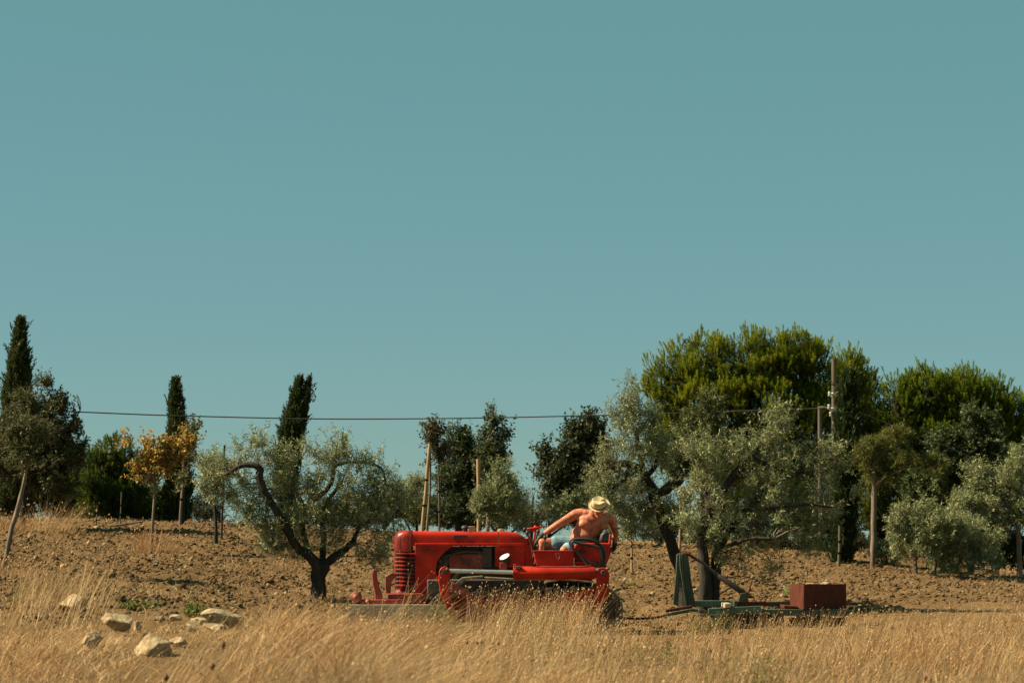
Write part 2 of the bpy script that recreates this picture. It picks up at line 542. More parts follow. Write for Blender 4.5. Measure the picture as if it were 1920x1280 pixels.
mulg = N(nt, 'ShaderNodeMix', data_type='RGBA', blend_type='MULTIPLY')
mulg.inputs[0].default_value = 1.0
nt.links.new(a_.outputs['Color'], mulg.inputs[6])
nt.links.new(ramp(nt, noise(nt, 9, 8, 0.7), [(0.3, (0.62, 0.60, 0.56)), (0.7, (1.3, 1.28, 1.22))]), mulg.inputs[7])
nt.links.new(mulg.outputs[2], b.inputs['Base Color'])
b.inputs['Roughness'].default_value = 0.95
b.inputs['Specular IOR Level'].default_value = 0.1
bump(nt, b, noise(nt, 16, 8, 0.75), 0.08, 1.0)
tag(link('terrain', me, M_soil, None, False), kind='structure')

# ------------------------------------------------------------------ vegetation builders
def basis(D):
    ref = np.where(np.abs(D[:, 2:3]) < 0.9, np.array([[0, 0, 1.0]]), np.array([[1.0, 0, 0]]))
    e1 = unit(np.cross(D, ref)); e2 = np.cross(D, e1)
    return e1, e2

def add_twigs(S, P, D, L, r, mat=1, col=(0.1, 0.08, 0.06)):
    """thin three-sided stems"""
    n = len(P)
    e1, e2 = basis(D)
    a = np.arange(3) * 2 * math.pi / 3
    ring = e1[:, None, :] * np.cos(a)[None, :, None] + e2[:, None, :] * np.sin(a)[None, :, None]
    Q = P + D * L[:, None]
    V = np.concatenate([P[:, None, :] + ring * r, Q[:, None, :] + ring * r * 0.35], 1).reshape(-1, 3)
    o = np.arange(n)[:, None] * 6
    f = np.array([[0, 1, 4, 3], [1, 2, 5, 4], [2, 0, 3, 5]])
    S.add(V, (o[:, :, None] + f[None]).reshape(-1, 4), col, mat)

def add_leaves(S, P, D, L, K, ll, lw, pal, rng, spread=0.7, droop=0.0, mat=0, t0=0.15, vary=0.28, jit=0.3):
    n = len(P)
    e1, e2 = basis(D)
    k = np.arange(K)[None, :]
    t = t0 + (1 - t0) * (k + rng.uniform(-.3, .3, (n, K))) / max(K - 1, 1)
    ang = k * 2.4 + rng.uniform(0, 6.28, (n, 1)) + rng.normal(0, .3, (n, K))
    B = P[:, None, :] + D[:, None, :] * (L[:, None] * t)[..., None]
    B[..., 2] -= droop * L[:, None] * t * t
    perp = e1[:, None, :] * np.cos(ang)[..., None] + e2[:, None, :] * np.sin(ang)[..., None]
    ld = unit(D[:, None, :] * (1 - spread) + perp * spread + rng.normal(0, jit, (n, K, 3)))
    side = unit(np.cross(ld, rng.normal(0, 1, (n, K, 3)) + D[:, None, :]))
    sc = rng.uniform(.7, 1.25, (n, K))[..., None]
    tip = B + ld * ll * sc
    midp = B + ld * ll * 0.45 * sc
    nrm = np.cross(ld, side)
    w = lw * 0.5 * sc
    V = np.stack([B, midp + side * w + nrm * w * 0.25, tip, midp - side * w + nrm * w * 0.25], 2).reshape(-1, 3)
    m = n * K
    Fq = np.arange(m)[:, None] * 4 + np.arange(4)[None, :]
    pal = np.asarray(pal, float)
    c = pal[rng.integers(0, len(pal), (n, K))]
    c = c * rng.uniform(1 - vary, 1 + vary, (n, K, 1)) * rng.uniform(.8, 1.22, (n, 1, 1))
    S.add(V, Fq, np.repeat(c.reshape(-1, 3), 4, 0), mat)

def add_needles(S, P, D, L, K, nl, nw, pal, rng, t0=0.1, spread=0.6, mat=0):
    n = len(P)
    e1, e2 = basis(D)
    k = np.arange(K)[None, :]
    t = t0 + (1 - t0) * k / (K - 1) * np.ones((n, 1))
    ang = k * 2.4 + rng.uniform(0, 6.28, (n, 1))
    B = P[:, None, :] + D[:, None, :] * (L[:, None] * t)[..., None]
    perp = e1[:, None, :] * np.cos(ang)[..., None] + e2[:, None, :] * np.sin(ang)[..., None]
    sp = spread * (1.15 - 0.7 * t)[..., None]
    ld = unit(D[:, None, :] * (1 - sp) + perp * sp + rng.normal(0, .08, (n, K, 3)))
    side = np.cross(ld, perp)
    tip = B + ld * nl * rng.uniform(.75, 1.15, (n, K, 1))
    V = np.stack([B + side * nw * .5, B - side * nw * .5, tip], 2).reshape(-1, 3)
    m = n * K
    Ft = np.arange(m)[:, None] * 3 + np.arange(3)[None, :]
    pal = np.asarray(pal, float)
    c = pal[rng.integers(0, len(pal), (n, 1))] * np.ones((n, K, 1))
    c = c * rng.uniform(.75, 1.25, (n, K, 1)) * rng.uniform(.75, 1.28, (n, 1, 1))
    S.add(V, Ft, np.repeat(c.reshape(-1, 3), 3, 0), mat)

def blob_world(b, Y):
    px, py, rx, ry = b[:4]
    dY = b[4] if len(b) > 4 else 0.0
    dep = b[5] if len(b) > 5 else None
    c = np.array(at(px, py, Y + dY))
    k = (Y + dY) / F
    return c, np.array([rx * k, dep if dep is not None else 0.9 * max(rx, ry * 0.8) * k, ry * k])

def sample_blobs(blobs, Y, n, rng, shell=2.2, up=0.0, clump=0, cr=.15):
    if clump:
        C0, D0, i0 = sample_blobs(blobs, Y, max(n // clump, 3), rng, shell, up)
        k = rng.integers(0, len(C0), n)
        o = unit(rng.normal(0, 1, (n, 3))) * (rng.uniform(0, 1, (n, 1)) ** .45)
        return C0[k] + o * cr * rng.uniform(.6, 1.35, (len(C0), 1))[k], unit(D0[k] * .35 + o), i0[k]
    W = [blob_world(b, Y) for b in blobs]
    wt = np.array([r[0] * r[2] for _, r in W]); wt /= wt.sum()
    idx = rng.choice(len(W), n, p=wt)
    C = np.array([c for c, _ in W])[idx]; Rr = np.array([r for _, r in W])[idx]
    d = unit(rng.normal(0, 1, (n, 3)) + np.array([0, 0, up]))
    rad = rng.uniform(0, 1, (n, 1)) ** (1.0 / (1.0 + shell))
    off = d * rad
    return C + off * Rr, unit(d / Rr * Rr.mean(1, keepdims=True)), idx

def limb_path(pts, Y, sub=3):
    """(px, py, dY, radius px) -> world points and radii"""
    P = np.array([at(p[0], p[1], Y + p[2]) for p in pts])
    r = np.array([p[3] * (Y + p[2]) / F for p in pts])
    Q = smooth_path(P, sub)
    rr = np.interp(np.linspace(0, 1, len(Q)), np.linspace(0, 1, len(P)), r)
    return Q, rr

def limb_mesh(name, Q, rr, mat, parent, rng, n=9):
    S = Soup()
    Q = Q + rng.normal(0, 1, Q.shape) * rr[:, None] * 0.10
    V, Fq, n, m = tube_arrays(Q, rr, n, jit=0.2, rng=rng)
    S.add(V, Fq)
    S.add(V[-n:], np.arange(n)[None, :])
    return link(name, S.mesh(name), mat, parent, True)

def add_branches(S, nodes, targets, rng, r0=0.012, sag=0.1, mat=1, col=(0.1, 0.08, 0.06)):
    """curving twig-bearing branches from the nearest limb node to each target point"""
    for T in targets:
        d = np.linalg.norm(nodes - T, axis=1) + rng.uniform(0, .12, len(nodes))
        # prefer a node that lies below the target
        d = d + np.where(nodes[:, 2] > T[2] + .1, 0.25, 0)
        A = nodes[int(np.argmin(d))]
        ln = np.linalg.norm(T - A)
        if ln < 0.05: continue
        t = np.linspace(0, 1, 6)[:, None]
        bend = rng.normal(0, 0.10 * ln, 3) + np.array([0, 0, sag * ln])
        Pth = A + (T - A) * t + bend * (4 * t * (1 - t))
        V, Fq, _, _ = tube_arrays(Pth, r0 * (0.5 + min(ln, 1.5)) * (1 - 0.75 * t[:, 0]), 5)
        S.add(V, Fq, col, mat)

OLIVE = [(.160, .190, .085), (.14, .17, .072), (.185, .215, .105), (.12, .145, .05), (.21, .23, .125), (.18, .185, .06)]
OLIVE_DARK = [(.05, .065, .032), (.045, .06, .03), (.07, .085, .05), (.06, .07, .03)]
BROADLEAF = [(.045, .07, .022), (.06, .085, .025), (.035, .055, .018), (.08, .10, .03)]
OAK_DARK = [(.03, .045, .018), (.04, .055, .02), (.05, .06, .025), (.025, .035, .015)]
BROWNISH = [(.085, .082, .030), (.07, .078, .028), (.055, .068, .024), (.12, .09, .042), (.06, .068, .028), (.05, .06, .022)]
AUTUMN = [(.42, .24, .04), (.36, .18, .03), (.30, .23, .05), (.17, .17, .035), (.46, .29, .07), (.24, .12, .03), (.14, .15, .035)]
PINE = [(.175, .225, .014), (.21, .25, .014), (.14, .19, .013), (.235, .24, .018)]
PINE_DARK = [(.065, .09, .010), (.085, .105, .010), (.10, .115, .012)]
CYPRESS = [(.032, .052, .018), (.042, .062, .02), (.052, .07, .022), (.024, .04, .015), (.07, .07, .025)]

def leafy_crown(parent, blobs, Y, n, rng, nodes, K=16, ll=.06, lw=.013, pal=OLIVE, tl=(.18, .38), up=.5, out=.5, shell=1.6, mat=None,
                droop=0.0, spread=.7, nbr=4, vary=.28, rb=.012, name='crown', twig_r=.0028, twcol=(.1, .085, .06), jit=.3, clump=9, cr=.15):
    S = Soup()
    P, D, idx = sample_blobs(blobs, Y, n, rng, shell, 0, clump, cr)
    D = unit(D * out + np.array([0, 0, up]) + rng.normal(0, .45, D.shape))
    L = rng.uniform(tl[0], tl[1], n)
    P = P - D * L[:, None] * 0.5
    add_twigs(S, P, D, L, twig_r, 1, twcol)
    add_leaves(S, P, D, L, K, ll, lw, pal, rng, spread, droop, vary=vary, jit=jit)
    if nodes is not None and nbr:
        tg = []
        for b in blobs:
            c, r = blob_world(b, Y)
            for _ in range(nbr):
                d = unit(rng.normal(0, 1, 3))
                tg.append(c + d * r * rng.uniform(0.2, .75))
        add_branches(S, nodes, np.array(tg), rng, rb)
    return link(name, S.mesh(name), [mat or M_leaf, M_twig], parent)

def tree(name, label, cat, px, Y, limbs, group=None, bark=None, seed=1, sub=3, py0=None):
    """empty at the foot, first limb = trunk (its foot moved down into the soil), the rest limbs; returns root, nodes, rng"""
    rng = np.random.default_rng(seed)
    g = ground(px, Y)
    root = thing(name, g, label, cat, group)
    nodes = []
    for k, lb in enumerate(limbs):
        Q, rr = limb_path(lb, Y, sub)
        if k == 0:
            foot = np.array([Q[0][0], Q[0][1], float(gz(Q[0][0], Q[0][1])) - .08])
            if Q[0][2] > foot[2]:
                Q = np.vstack([foot, Q]); rr = np.concatenate([[rr[0] * 1.25], rr])
            else:
                Q[0] = foot
        limb_mesh('trunk' if k == 0 else 'limb', Q, rr, bark or M_bark, root, rng)
        nodes.append(Q)
    return root, np.concatenate(nodes), rng

# ------------------------------------------------------------------ the trees far behind
def pine(label, px, Y, limbs, blobs, n, seed, pal=PINE, L=(.18, .34), K=46, nl=.075, nw=.021, group='round crowned pines on the hill', name='pine_tree'):
    root, nodes, rng = tree(name, label, 'pine', px, Y, limbs, group, M_bark, seed)
    S = Soup()
    P, D, idx = sample_blobs(blobs, Y, n, rng, 3.0, 0.2, 20, .25)
    D = unit(D * .48 + np.array([0, 0, .85]) + rng.normal(0, .12, D.shape))
    ln = rng.uniform(L[0], L[1], n)
    P = P - D * ln[:, None] * .4
    add_twigs(S, P, D, ln, .006, 1)
    add_needles(S, P, D, ln, K, nl, nw, pal, rng, t0=.35, spread=.80)
    # a second, inner set of shorter side shoots fills the crown
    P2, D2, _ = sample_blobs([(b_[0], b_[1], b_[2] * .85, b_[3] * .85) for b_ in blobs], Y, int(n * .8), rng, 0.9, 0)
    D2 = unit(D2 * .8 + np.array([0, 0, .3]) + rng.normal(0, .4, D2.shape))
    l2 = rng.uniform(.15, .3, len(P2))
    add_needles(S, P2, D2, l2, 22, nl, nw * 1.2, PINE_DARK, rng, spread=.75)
    tg = []
    for b in blobs:
        c, r = blob_world(b, Y)
        for _ in range(7):
            tg.append(c + unit(rng.normal(0, 1, 3)) * r * rng.uniform(.2, .8))
    add_branches(S, nodes, np.array(tg), rng, .03)
    link('crown', S.mesh('crown'), [M_needle, M_bark], root)
    return root

YP = 62.0
pine('broadest round topped green pine behind the wooden utility pole', 1420, YP,
     [[(1420, 1060, 0, 16), (1418, 980, 0, 15), (1410, 900, 0, 13), (1405, 820, 0, 10), (1400, 740, 0, 7)],
      [(1412, 920, 0, 9), (1350, 850, -.3, 7), (1300, 780, -.4, 5)], [(1410, 900, 0, 9), (1470, 830, .2, 7), (1510, 750, .2, 5)]],
     [(1300, 695, 58, 68), (1395, 690, 80, 68), (1475, 680, 62, 62), (1525, 710, 40, 70), (1247, 730, 42, 60), (1330, 770, 105, 80), (1440, 790, 110, 90),
      (1530, 800, 50, 85), (1280, 830, 65, 70), (1370, 870, 90, 70), (1470, 890, 90, 60), (1540, 890, 50, 60)], 9000, 11)
pine('slim green pine crown rising right behind the wooden utility pole', 1592, YP + 1.5,
     [[(1590, 1060, 0, 10), (1592, 900, 0, 9), (1590, 760, 0, 5)]],
     [(1590, 705, 27, 46), (1605, 735, 20, 45), (1575, 770, 30, 60), (1602, 810, 34, 60), (1590, 880, 40, 70)], 1900, 12)
pine('wide dark green pine behind the small umbrella shaped tree', 1760, YP + 1,
     [[(1750, 1110, 0, 14), (1752, 980, 0, 13), (1760, 850, 0, 9), (1765, 760, 0, 6)],
      [(1752, 900, 0, 8), (1700, 830, -.2, 6), (1680, 760, -.3, 4)], [(1755, 900, 0, 8), (1820, 830, 0, 6), (1850, 760, 0, 4)]],
     [(1690, 765, 38, 55), (1742, 748, 50, 60), (1800, 746, 52, 58), (1850, 770, 44, 62), (1890, 795, 46, 60), (1700, 840, 55, 70), (1780, 840, 75, 80),
      (1860, 880, 70, 70), (1930, 850, 40, 70), (1690, 920, 50, 60)], 7600, 13, pal=[(.14, .20, .016), (.17, .22, .016), (.12, .17, .014)])
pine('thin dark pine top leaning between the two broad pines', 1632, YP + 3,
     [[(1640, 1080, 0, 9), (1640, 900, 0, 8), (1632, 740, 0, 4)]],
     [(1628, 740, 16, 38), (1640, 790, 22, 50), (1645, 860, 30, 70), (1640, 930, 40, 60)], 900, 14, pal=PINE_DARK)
pine('bushy low pine with bright tips left of the orange sapling', 205, 57,
     [[(205, 1010, 0, 8), (205, 930, 0, 7), (207, 850, 0, 4)]],
     [(205, 862, 34, 40), (235, 880, 34, 45), (190, 900, 36, 50), (215, 940, 55, 50), (250, 950, 35, 50), (175, 950, 30, 40)], 1500, 15,
     pal=[(.07, .11, .016), (.055, .09, .015), (.085, .12, .02)], group='low pine bushes on the crest')
pine('dark low pine bush behind the bushy pine', 160, 60,
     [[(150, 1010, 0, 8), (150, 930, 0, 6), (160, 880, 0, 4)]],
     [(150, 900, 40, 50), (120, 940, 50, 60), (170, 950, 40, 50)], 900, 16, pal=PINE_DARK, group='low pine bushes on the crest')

def cypress(label, px, Y, top, base, prof, n, seed, lean=0.0, fork=0.0, pal=CYPRESS):
    """prof: (t from foot to top, half width px)"""
    rng = np.random.default_rng(seed)
    g = ground(px, Y)
    root = thing('cypress_tree', g, label, 'cypress', 'dark pointed cypresses')
    A = np.array(at(base[0], base[1], Y)); B = np.array(at(top[0], top[1], Y))
    t = np.linspace(0, 1, 8)
    bend = np.array([[lean * m_per_px(Y), 0, 0]]) * (4 * t * (1 - t))[:, None]
    ax = A + (B - A) * t[:, None] + bend
    foot = np.array([A[0], A[1], min(float(gz(A[0], A[1])) - .08, A[2])])
    Q = np.vstack([foot, ax])
    limb_mesh('trunk', Q, np.linspace(.07, .015, len(Q)), M_bark, root, rng)
    S = Soup()
    tt = np.sort(rng.uniform(0.0, 1.0, n) ** 0.9)
    pt, pw = np.array([p[0] for p in prof]), np.array([p[1] for p in prof])
    w = np.interp(tt, pt, pw) * m_per_px(Y) * .90
    a = rng.uniform(0, 6.283, n)
    lump = 0.68 + 0.55 * vnoise(a * 1.6 + 5, tt * 16, seed)
    rad = np.sqrt(rng.uniform(.25, 1, n)) * w * lump
    c = np.stack([np.interp(tt, t, ax[:, k]) for k in range(3)], 1)
    od = np.stack([np.cos(a), np.sin(a), np.zeros(n)], 1)
    P = c + od * rad[:, None]
    stray = rng.uniform(0, 1, n) < .05
    P[stray] += od[stray] * rng.uniform(.04, .16, (stray.sum(), 1))
    axd = unit((B - A)[None, :])
    P[:, 0] += np.where(np.cos(a) < .2, -1, .3) * np.clip(tt - .80, 0, 1) * fork
    D = unit(axd * .9 + od * .38 + rng.normal(0, .14, (n, 3)))
    L = rng.uniform(.12, .26, n)
    add_leaves(S, P - D * L[:, None] * .4, D, L, 9, .085, .030, pal, rng, .30, jit=.12, vary=.25)
    link('crown', S.mesh('crown'), [M_leaf, M_twig], root)
    return root

cypress('tallest dark cypress rising at the far edge behind the brown leaved tree', 30, 56, (38, 604), (26, 1000),
        [(0, 22), (.15, 36), (.5, 36), (.7, 24), (.85, 14), (.94, 5), (1, .5)], 5200, 21)
cypress('dark cypress standing behind the orange sapling and pale stake', 333, 57, (330, 718), (335, 985),
        [(0, 24), (.2, 27), (.5, 21), (.75, 13), (.9, 6), (1, .5)], 3600, 22)
cypress('cypress with wind bent top behind the left olive tree', 558, 58, (574, 714), (540, 985),
        [(0, 12), (.25, 20), (.5, 22), (.72, 23), (.88, 14), (.95, 8), (1, 2)], 3600, 23, lean=-16, fork=.5, pal=[(.028, .045, .014), (.035, .055, .016), (.045, .066, .018)])
cypress('narrow dark cypress beside the wooden utility pole', 1592, 47, (1592, 705), (1578, 1066),
        [(0, 12), (.1, 18), (.35, 23), (.7, 21), (.9, 10), (1, 1)], 5200, 24, pal=[(.025, .042, .015), (.032, .05, .017), (.04, .06, .018)])

def bushy(name, label, cat, px, Y, limbs, blobs, n, seed, group=None, bark=None, **kw):
    root, nodes, rng = tree(name, label, cat, px, Y, limbs, group, bark, seed)
    leafy_crown(root, blobs, Y, n, rng, nodes, **kw)
    return root

# broad dark trees in the middle and at the sides
bushy('oak_tree', 'dark bushy oak with uneven top behind the seated driver', 'oak', 1085, 55,
      [[(1085, 1030, 0, 9), (1083, 940, 0, 8), (1088, 870, 0, 6), (1095, 810, 0, 4)], [(1083, 920, 0, 5), (1040, 870, 0, 4), (1025, 840, 0, 2)]],
      [(1098, 805, 34, 30), (1112, 840, 34, 34), (1080, 850, 36, 30), (1050, 885, 46, 40), (1100, 895, 45, 45), (1022, 850, 14, 20), (1060, 925, 40, 34), (1020, 880, 16, 14)],
      1500, 31, K=14, ll=.085, lw=.048, pal=OAK_DARK + [(.07, .08, .03), (.06, .07, .025)], up=.45, shell=1.6, clump=6, cr=.16, tl=(.22, .5))
bushy('fir_tree', 'dense dark fir shaped tree between the stakes behind the tractor hood', 'fir', 860, 56,
      [[(862, 1010, 0, 9), (862, 920, 0, 7), (866, 850, 0, 5), (872, 795, 0, 3)]],
      [(872, 812, 10, 20), (858, 830, 18, 22), (848, 845, 16, 24), (870, 865, 32, 34), (848, 900, 34, 38), (880, 915, 40, 40), (850, 950, 46, 36), (905, 850, 16, 24), (880, 965, 50, 30)],
      1700, 32, K=14, ll=.09, lw=.034, pal=[(.035, .055, .022), (.045, .065, .024), (.06, .08, .028)], up=.45, shell=1.2, clump=6, cr=.16, tl=(.22, .5))
bushy('young_tree', 'slender young tree with long top shoots tied to the thick stake', 'young tree', 916, 50,
      [[(914, 1000, 0, 4), (918, 940, 0, 4), (922, 890, 0, 3.2), (926, 830, 0, 2.2), (924, 770, 0, 1)]],
      [(925, 775, 6, 16), (926, 800, 9, 16), (930, 830, 15, 18), (918, 850, 22, 20), (942, 822, 12, 16), (900, 860, 18, 20), (930, 870, 20, 22), (905, 815, 8, 14), (948, 806, 6, 8)],
      420, 33, K=10, ll=.075, lw=.04, pal=[(.075, .095, .04), (.06, .08, .03), (.10, .11, .055)], up=.8, bark=M_bark_pale, shell=1.2)
bushy('olive_tree', 'grey green olive bush behind the steering levers', 'olive tree', 950, 48,
      [[(935, 1010, 0, 4), (932, 960, 0, 3.5), (942, 910, 0, 2.5)]],
      [(945, 890, 26, 26), (930, 920, 34, 30), (955, 930, 30, 34), (925, 955, 34, 28), (965, 960, 26, 24), (905, 935, 20, 30)],
      800, 34, K=18, ll=.07, lw=.016, pal=OLIVE, mat=M_leaf_olive, up=.6, bark=M_bark_pale, group='olive trees')
bushy('young_tree', 'tuft of reddish leaves crowning a slanted wooden stake', 'young tree', 806, 49.6,
      [[(800, 1000, .1, 2.5), (806, 920, .1, 2.2), (806, 850, .1, 2), (808, 810, .1, 1.2)]],
      [(808, 812, 13, 14), (806, 830, 12, 12), (815, 802, 8, 7), (820, 855, 12, 13), (829, 850, 10, 12)],
      170, 35, K=11, ll=.07, lw=.042, pal=[(.08, .08, .035), (.11, .07, .035), (.06, .07, .03)], up=.5, bark=M_bark_pale)
bushy('oak_tree', 'young oak with pale leaves in front of the broadest pine', 'oak', 1318, 52,
      [[(1318, 1060, 0, 6), (1316, 960, 0, 5), (1322, 860, 0, 4), (1330, 770, 0, 2)]],
      [(1330, 745, 18, 26), (1322, 785, 32, 36), (1300, 830, 40, 40), (1340, 850, 36, 40), (1275, 850, 34, 34), (1300, 890, 46, 40)],
      1150, 36, K=13, ll=.065, lw=.032, pal=[(.085, .10, .03), (.07, .085, .025), (.10, .115, .04)], up=.5)
bushy('oak_tree', 'bright leaved oak filling the gap before the wide pine', 'oak', 1800, 56,
      [[(1800, 1110, 0, 8), (1800, 980, 0, 7), (1815, 880, 0, 5), (1830, 790, 0, 3)], [(1800, 960, 0, 5), (1760, 870, 0, 4)]],
      [(1832, 780, 28, 30), (1845, 815, 46, 36), (1770, 830, 34, 30), (1790, 870, 50, 36), (1860, 870, 46, 40), (1745, 900, 50, 34), (1720, 925, 34, 26), (1800, 915, 46, 36)],
      2100, 37, K=13, ll=.075, lw=.042, pal=BROADLEAF, up=.3)
bushy('brown_leaved_tree', 'brown leaved tree with dark trunk before the tallest cypress', 'tree', 43, 47,
      [[(42, 1005, 0, 5.5), (45, 940, 0, 5), (58, 880, 0, 4), (80, 800, 0, 3), (95, 740, 0, 1.5)], [(58, 880, 0, 3), (110, 830, .2, 2.5), (150, 770, .2, 1.2)], [(50, 900, 0, 3), (30, 830, .2, 2.5), (20, 760, .2, 1.2)]],
      [(82, 725, 14, 18), (105, 765, 26, 24), (148, 748, 11, 14), (60, 760, 30, 30), (80, 810, 50, 40), (130, 800, 24, 26), (30, 810, 36, 40), (100, 860, 50, 44), (140, 850, 22, 34), (50, 870, 50, 44), (110, 910, 46, 30), (10, 860, 30, 40)],
      2100, 38, K=13, ll=.07, lw=.034, pal=BROWNISH, up=.35, rb=.012)
bushy('leaning_tree', 'small grey green tree on a leaning thin trunk near the edge', 'tree', 5, 36,
      [[(3, 1085, 0, 5), (18, 1010, 0, 4.6), (34, 950, 0, 4.2), (46, 900, 0, 3.4), (52, 860, 0, 2)]],
      [(40, 830, 32, 28), (20, 800, 30, 30), (70, 820, 26, 26), (45, 790, 26, 24), (55, 865, 26, 18)],
      330, 39, K=15, ll=.05, lw=.022, pal=[(.075, .085, .028), (.06, .072, .024), (.09, .09, .034)], up=.3, bark=M_bark_pale)
bushy('autumn_sapling', 'sapling with orange autumn leaves in a dry grass tuft', 'sapling', 287, 43,
      [[(284, 1030, 0, 2.6), (287, 970, 0, 2.3), (290, 915, 0, 2.1), (286, 880, 0, 2), (292, 840, 0, 1.2)], [(288, 905, 0, 1.8), (318, 870, 0, 1.4), (345, 825, 0, .8)], [(287, 895, 0, 1.6), (262, 865, 0, 1)]],
      [(285, 850, 28, 22), (262, 870, 20, 18), (310, 850, 24, 22), (298, 885, 26, 16), (335, 840, 18, 18), (352, 815, 14, 16), (312, 868, 22, 18), (316, 838, 20, 16), (285, 825, 12, 10), (240, 826, 12, 6), (345, 870, 12, 14), (270, 895, 18, 12)],
      400, 40, K=10, ll=.06, lw=.040, pal=AUTUMN, up=.3, out=.6, rb=.008, shell=1.2, clump=6, cr=.12, bark=M_bark_pale)
bushy('young_tree', 'thin green sapling tied to the pale stake', 'young tree', 347, 49,
      [[(343, 995, 0, 2.6), (345, 900, 0, 2.2), (350, 830, 0, 1.6), (350, 775, 0, .8)]],
      [(350, 790, 8, 14), (356, 815, 14, 14), (366, 805, 9, 8), (342, 830, 12, 16), (352, 850, 12, 14), (345, 900, 14, 20)],
      150, 41, K=10, ll=.07, lw=.04, pal=[(.06, .075, .028), (.08, .09, .03), (.12, .10, .035)], up=.5)
bushy('olive_tree', 'small olive tree beside the thin dark post', 'olive tree', 400, 45,
      [[(405, 990, .2, 3.5), (402, 930, .2, 3), (398, 890, .1, 2)]],
      [(395, 870, 28, 22), (425, 885, 20, 20), (390, 905, 24, 22), (415, 920, 26, 24)],
      330, 42, K=18, ll=.07, lw=.017, pal=OLIVE, mat=M_leaf_olive, up=.6, group='olive trees')
bushy('umbrella_tree', 'small umbrella shaped tree on a thin pale trunk', 'tree', 1637, 46,
      [[(1636, 1060, 0, 5.2), (1638, 980, 0, 5), (1639, 910, 0, 4.6), (1638, 870, 0, 3.4), (1650, 840, 0, 2)],
       [(1639, 912, 0, 3), (1660, 895, -.1, 2.4), (1680, 885, -.1, 1.6), (1710, 866, -.1, 1)], [(1639, 905, 0, 2.6), (1622, 880, .1, 2), (1615, 855, .1, 1.2)], [(1640, 880, 0, 2.4), (1655, 850, 0, 1.6), (1675, 822, 0, 1)]],
      [(1622, 846, 20, 8), (1650, 832, 26, 8), (1682, 812, 30, 6), (1632, 880, 24, 8), (1695, 858, 34, 8), (1742, 866, 34, 8), (1672, 884, 26, 7), (1615, 868, 14, 7)],
      520, 43, K=24, ll=.09, lw=.012, clump=16, cr=.16, pal=[(.11, .125, .022), (.085, .10, .018), (.14, .14, .03)], up=-.05, out=.7, bark=M_bark_pale, droop=.35, spread=.5, tl=(.2, .4), shell=1.5)
bushy('olive_tree', 'low rounded olive bush right of the umbrella shaped tree', 'olive tree', 1715, 45,
      [[(1716, 1062, 0, 4), (1717, 1020, 0, 3.6), (1706, 980, 0, 2.6)], [(1717, 1025, 0, 2.6), (1730, 985, 0, 2)]],
      [(1700, 970, 34, 30), (1735, 975, 34, 34), (1695, 1015, 34, 32), (1740, 1020, 38, 34), (1770, 990, 30, 40)],
      950, 44, K=20, ll=.062, lw=.015, pal=OLIVE, mat=M_leaf_olive, up=.4, group='olive trees', bark=M_bark_pale)
bushy('olive_tree', 'large pale olive tree cut by the edge of the view', 'olive tree', 1905, 48,
      [[(1912, 1100, 0, 5), (1910, 1020, 0, 5), (1905, 960, 0, 4), (1880, 910, 0, 3)], [(1905, 960, 0, 3), (1930, 900, 0, 2.5)]],
      [(1838, 890, 34, 30), (1880, 900, 36, 36), (1912, 870, 26, 44), (1840, 930, 46, 40), (1895, 950, 46, 44), (1810, 950, 34, 34), (1935, 940, 40, 60), (1850, 985, 50, 34)],
      1500, 45, K=20, ll=.065, lw=.016, pal=OLIVE, mat=M_leaf_olive, up=.5, group='olive trees', bark=M_bark_pale)
bushy('olive_tree', 'spreading olive bush between the low rounded bush and the edge tree', 'olive tree', 1795, 45.3,
      [[(1752, 1070, 0, 3.4), (1760, 1030, 0, 3), (1785, 990, 0, 2.4)], [(1760, 1030, 0, 2.4), (1810, 1010, .2, 2)]],
      [(1790, 1000, 44, 44), (1840, 1030, 46, 40), (1800, 1045, 46, 30), (1760, 1040, 30, 34)],
      900, 46, K=20, ll=.06, lw=.015, pal=OLIVE, mat=M_leaf_olive, up=.4, group='olive trees', bark=M_bark_pale)

# dark bushes closing the background
def bush(label, px, Y, blobs, n, seed, pal, ll=.08, lw=.04, K=14, group='bushes along the crest', mat=None, **kw):
    rng0 = random.Random(seed)
    x, y = blobs[0][0], blobs[0][1]
    lim = [[(px, 1050, 0, 4), (px + 2, y + 40, 0, 3), (x, y, 0, 1.5)]] + [[(px, y + 60, 0, 2.5), (b[0], b[1], 0, 1.2)] for b in blobs[1:4]]
    return bushy('bush', label, 'bush', px, Y, lim, blobs, n, seed, group=group, pal=pal, ll=ll, lw=lw, K=K, mat=mat, up=.4, **kw)

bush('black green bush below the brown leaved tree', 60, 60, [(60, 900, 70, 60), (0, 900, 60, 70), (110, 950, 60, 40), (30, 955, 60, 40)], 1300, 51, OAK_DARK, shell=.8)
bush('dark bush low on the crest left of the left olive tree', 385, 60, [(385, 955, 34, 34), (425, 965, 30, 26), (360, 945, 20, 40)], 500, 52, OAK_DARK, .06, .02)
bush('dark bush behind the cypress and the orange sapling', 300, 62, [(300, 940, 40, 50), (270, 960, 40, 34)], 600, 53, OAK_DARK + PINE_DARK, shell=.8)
bush('yellow green bush behind the front of the tractor hood', 780, 58, [(780, 955, 34, 28), (745, 945, 28, 30), (815, 962, 34, 26)], 800, 54, [(.10, .12, .02), (.08, .10, .02), (.13, .13, .03)], .09, .02)
bush('yellow green bush behind the middle of the tractor hood', 930, 60, [(900, 962, 44, 26), (950, 966, 44, 26), (850, 965, 34, 24), (990, 972, 30, 20)], 850, 55, [(.09, .11, .02), (.07, .09, .02)], .09, .02)
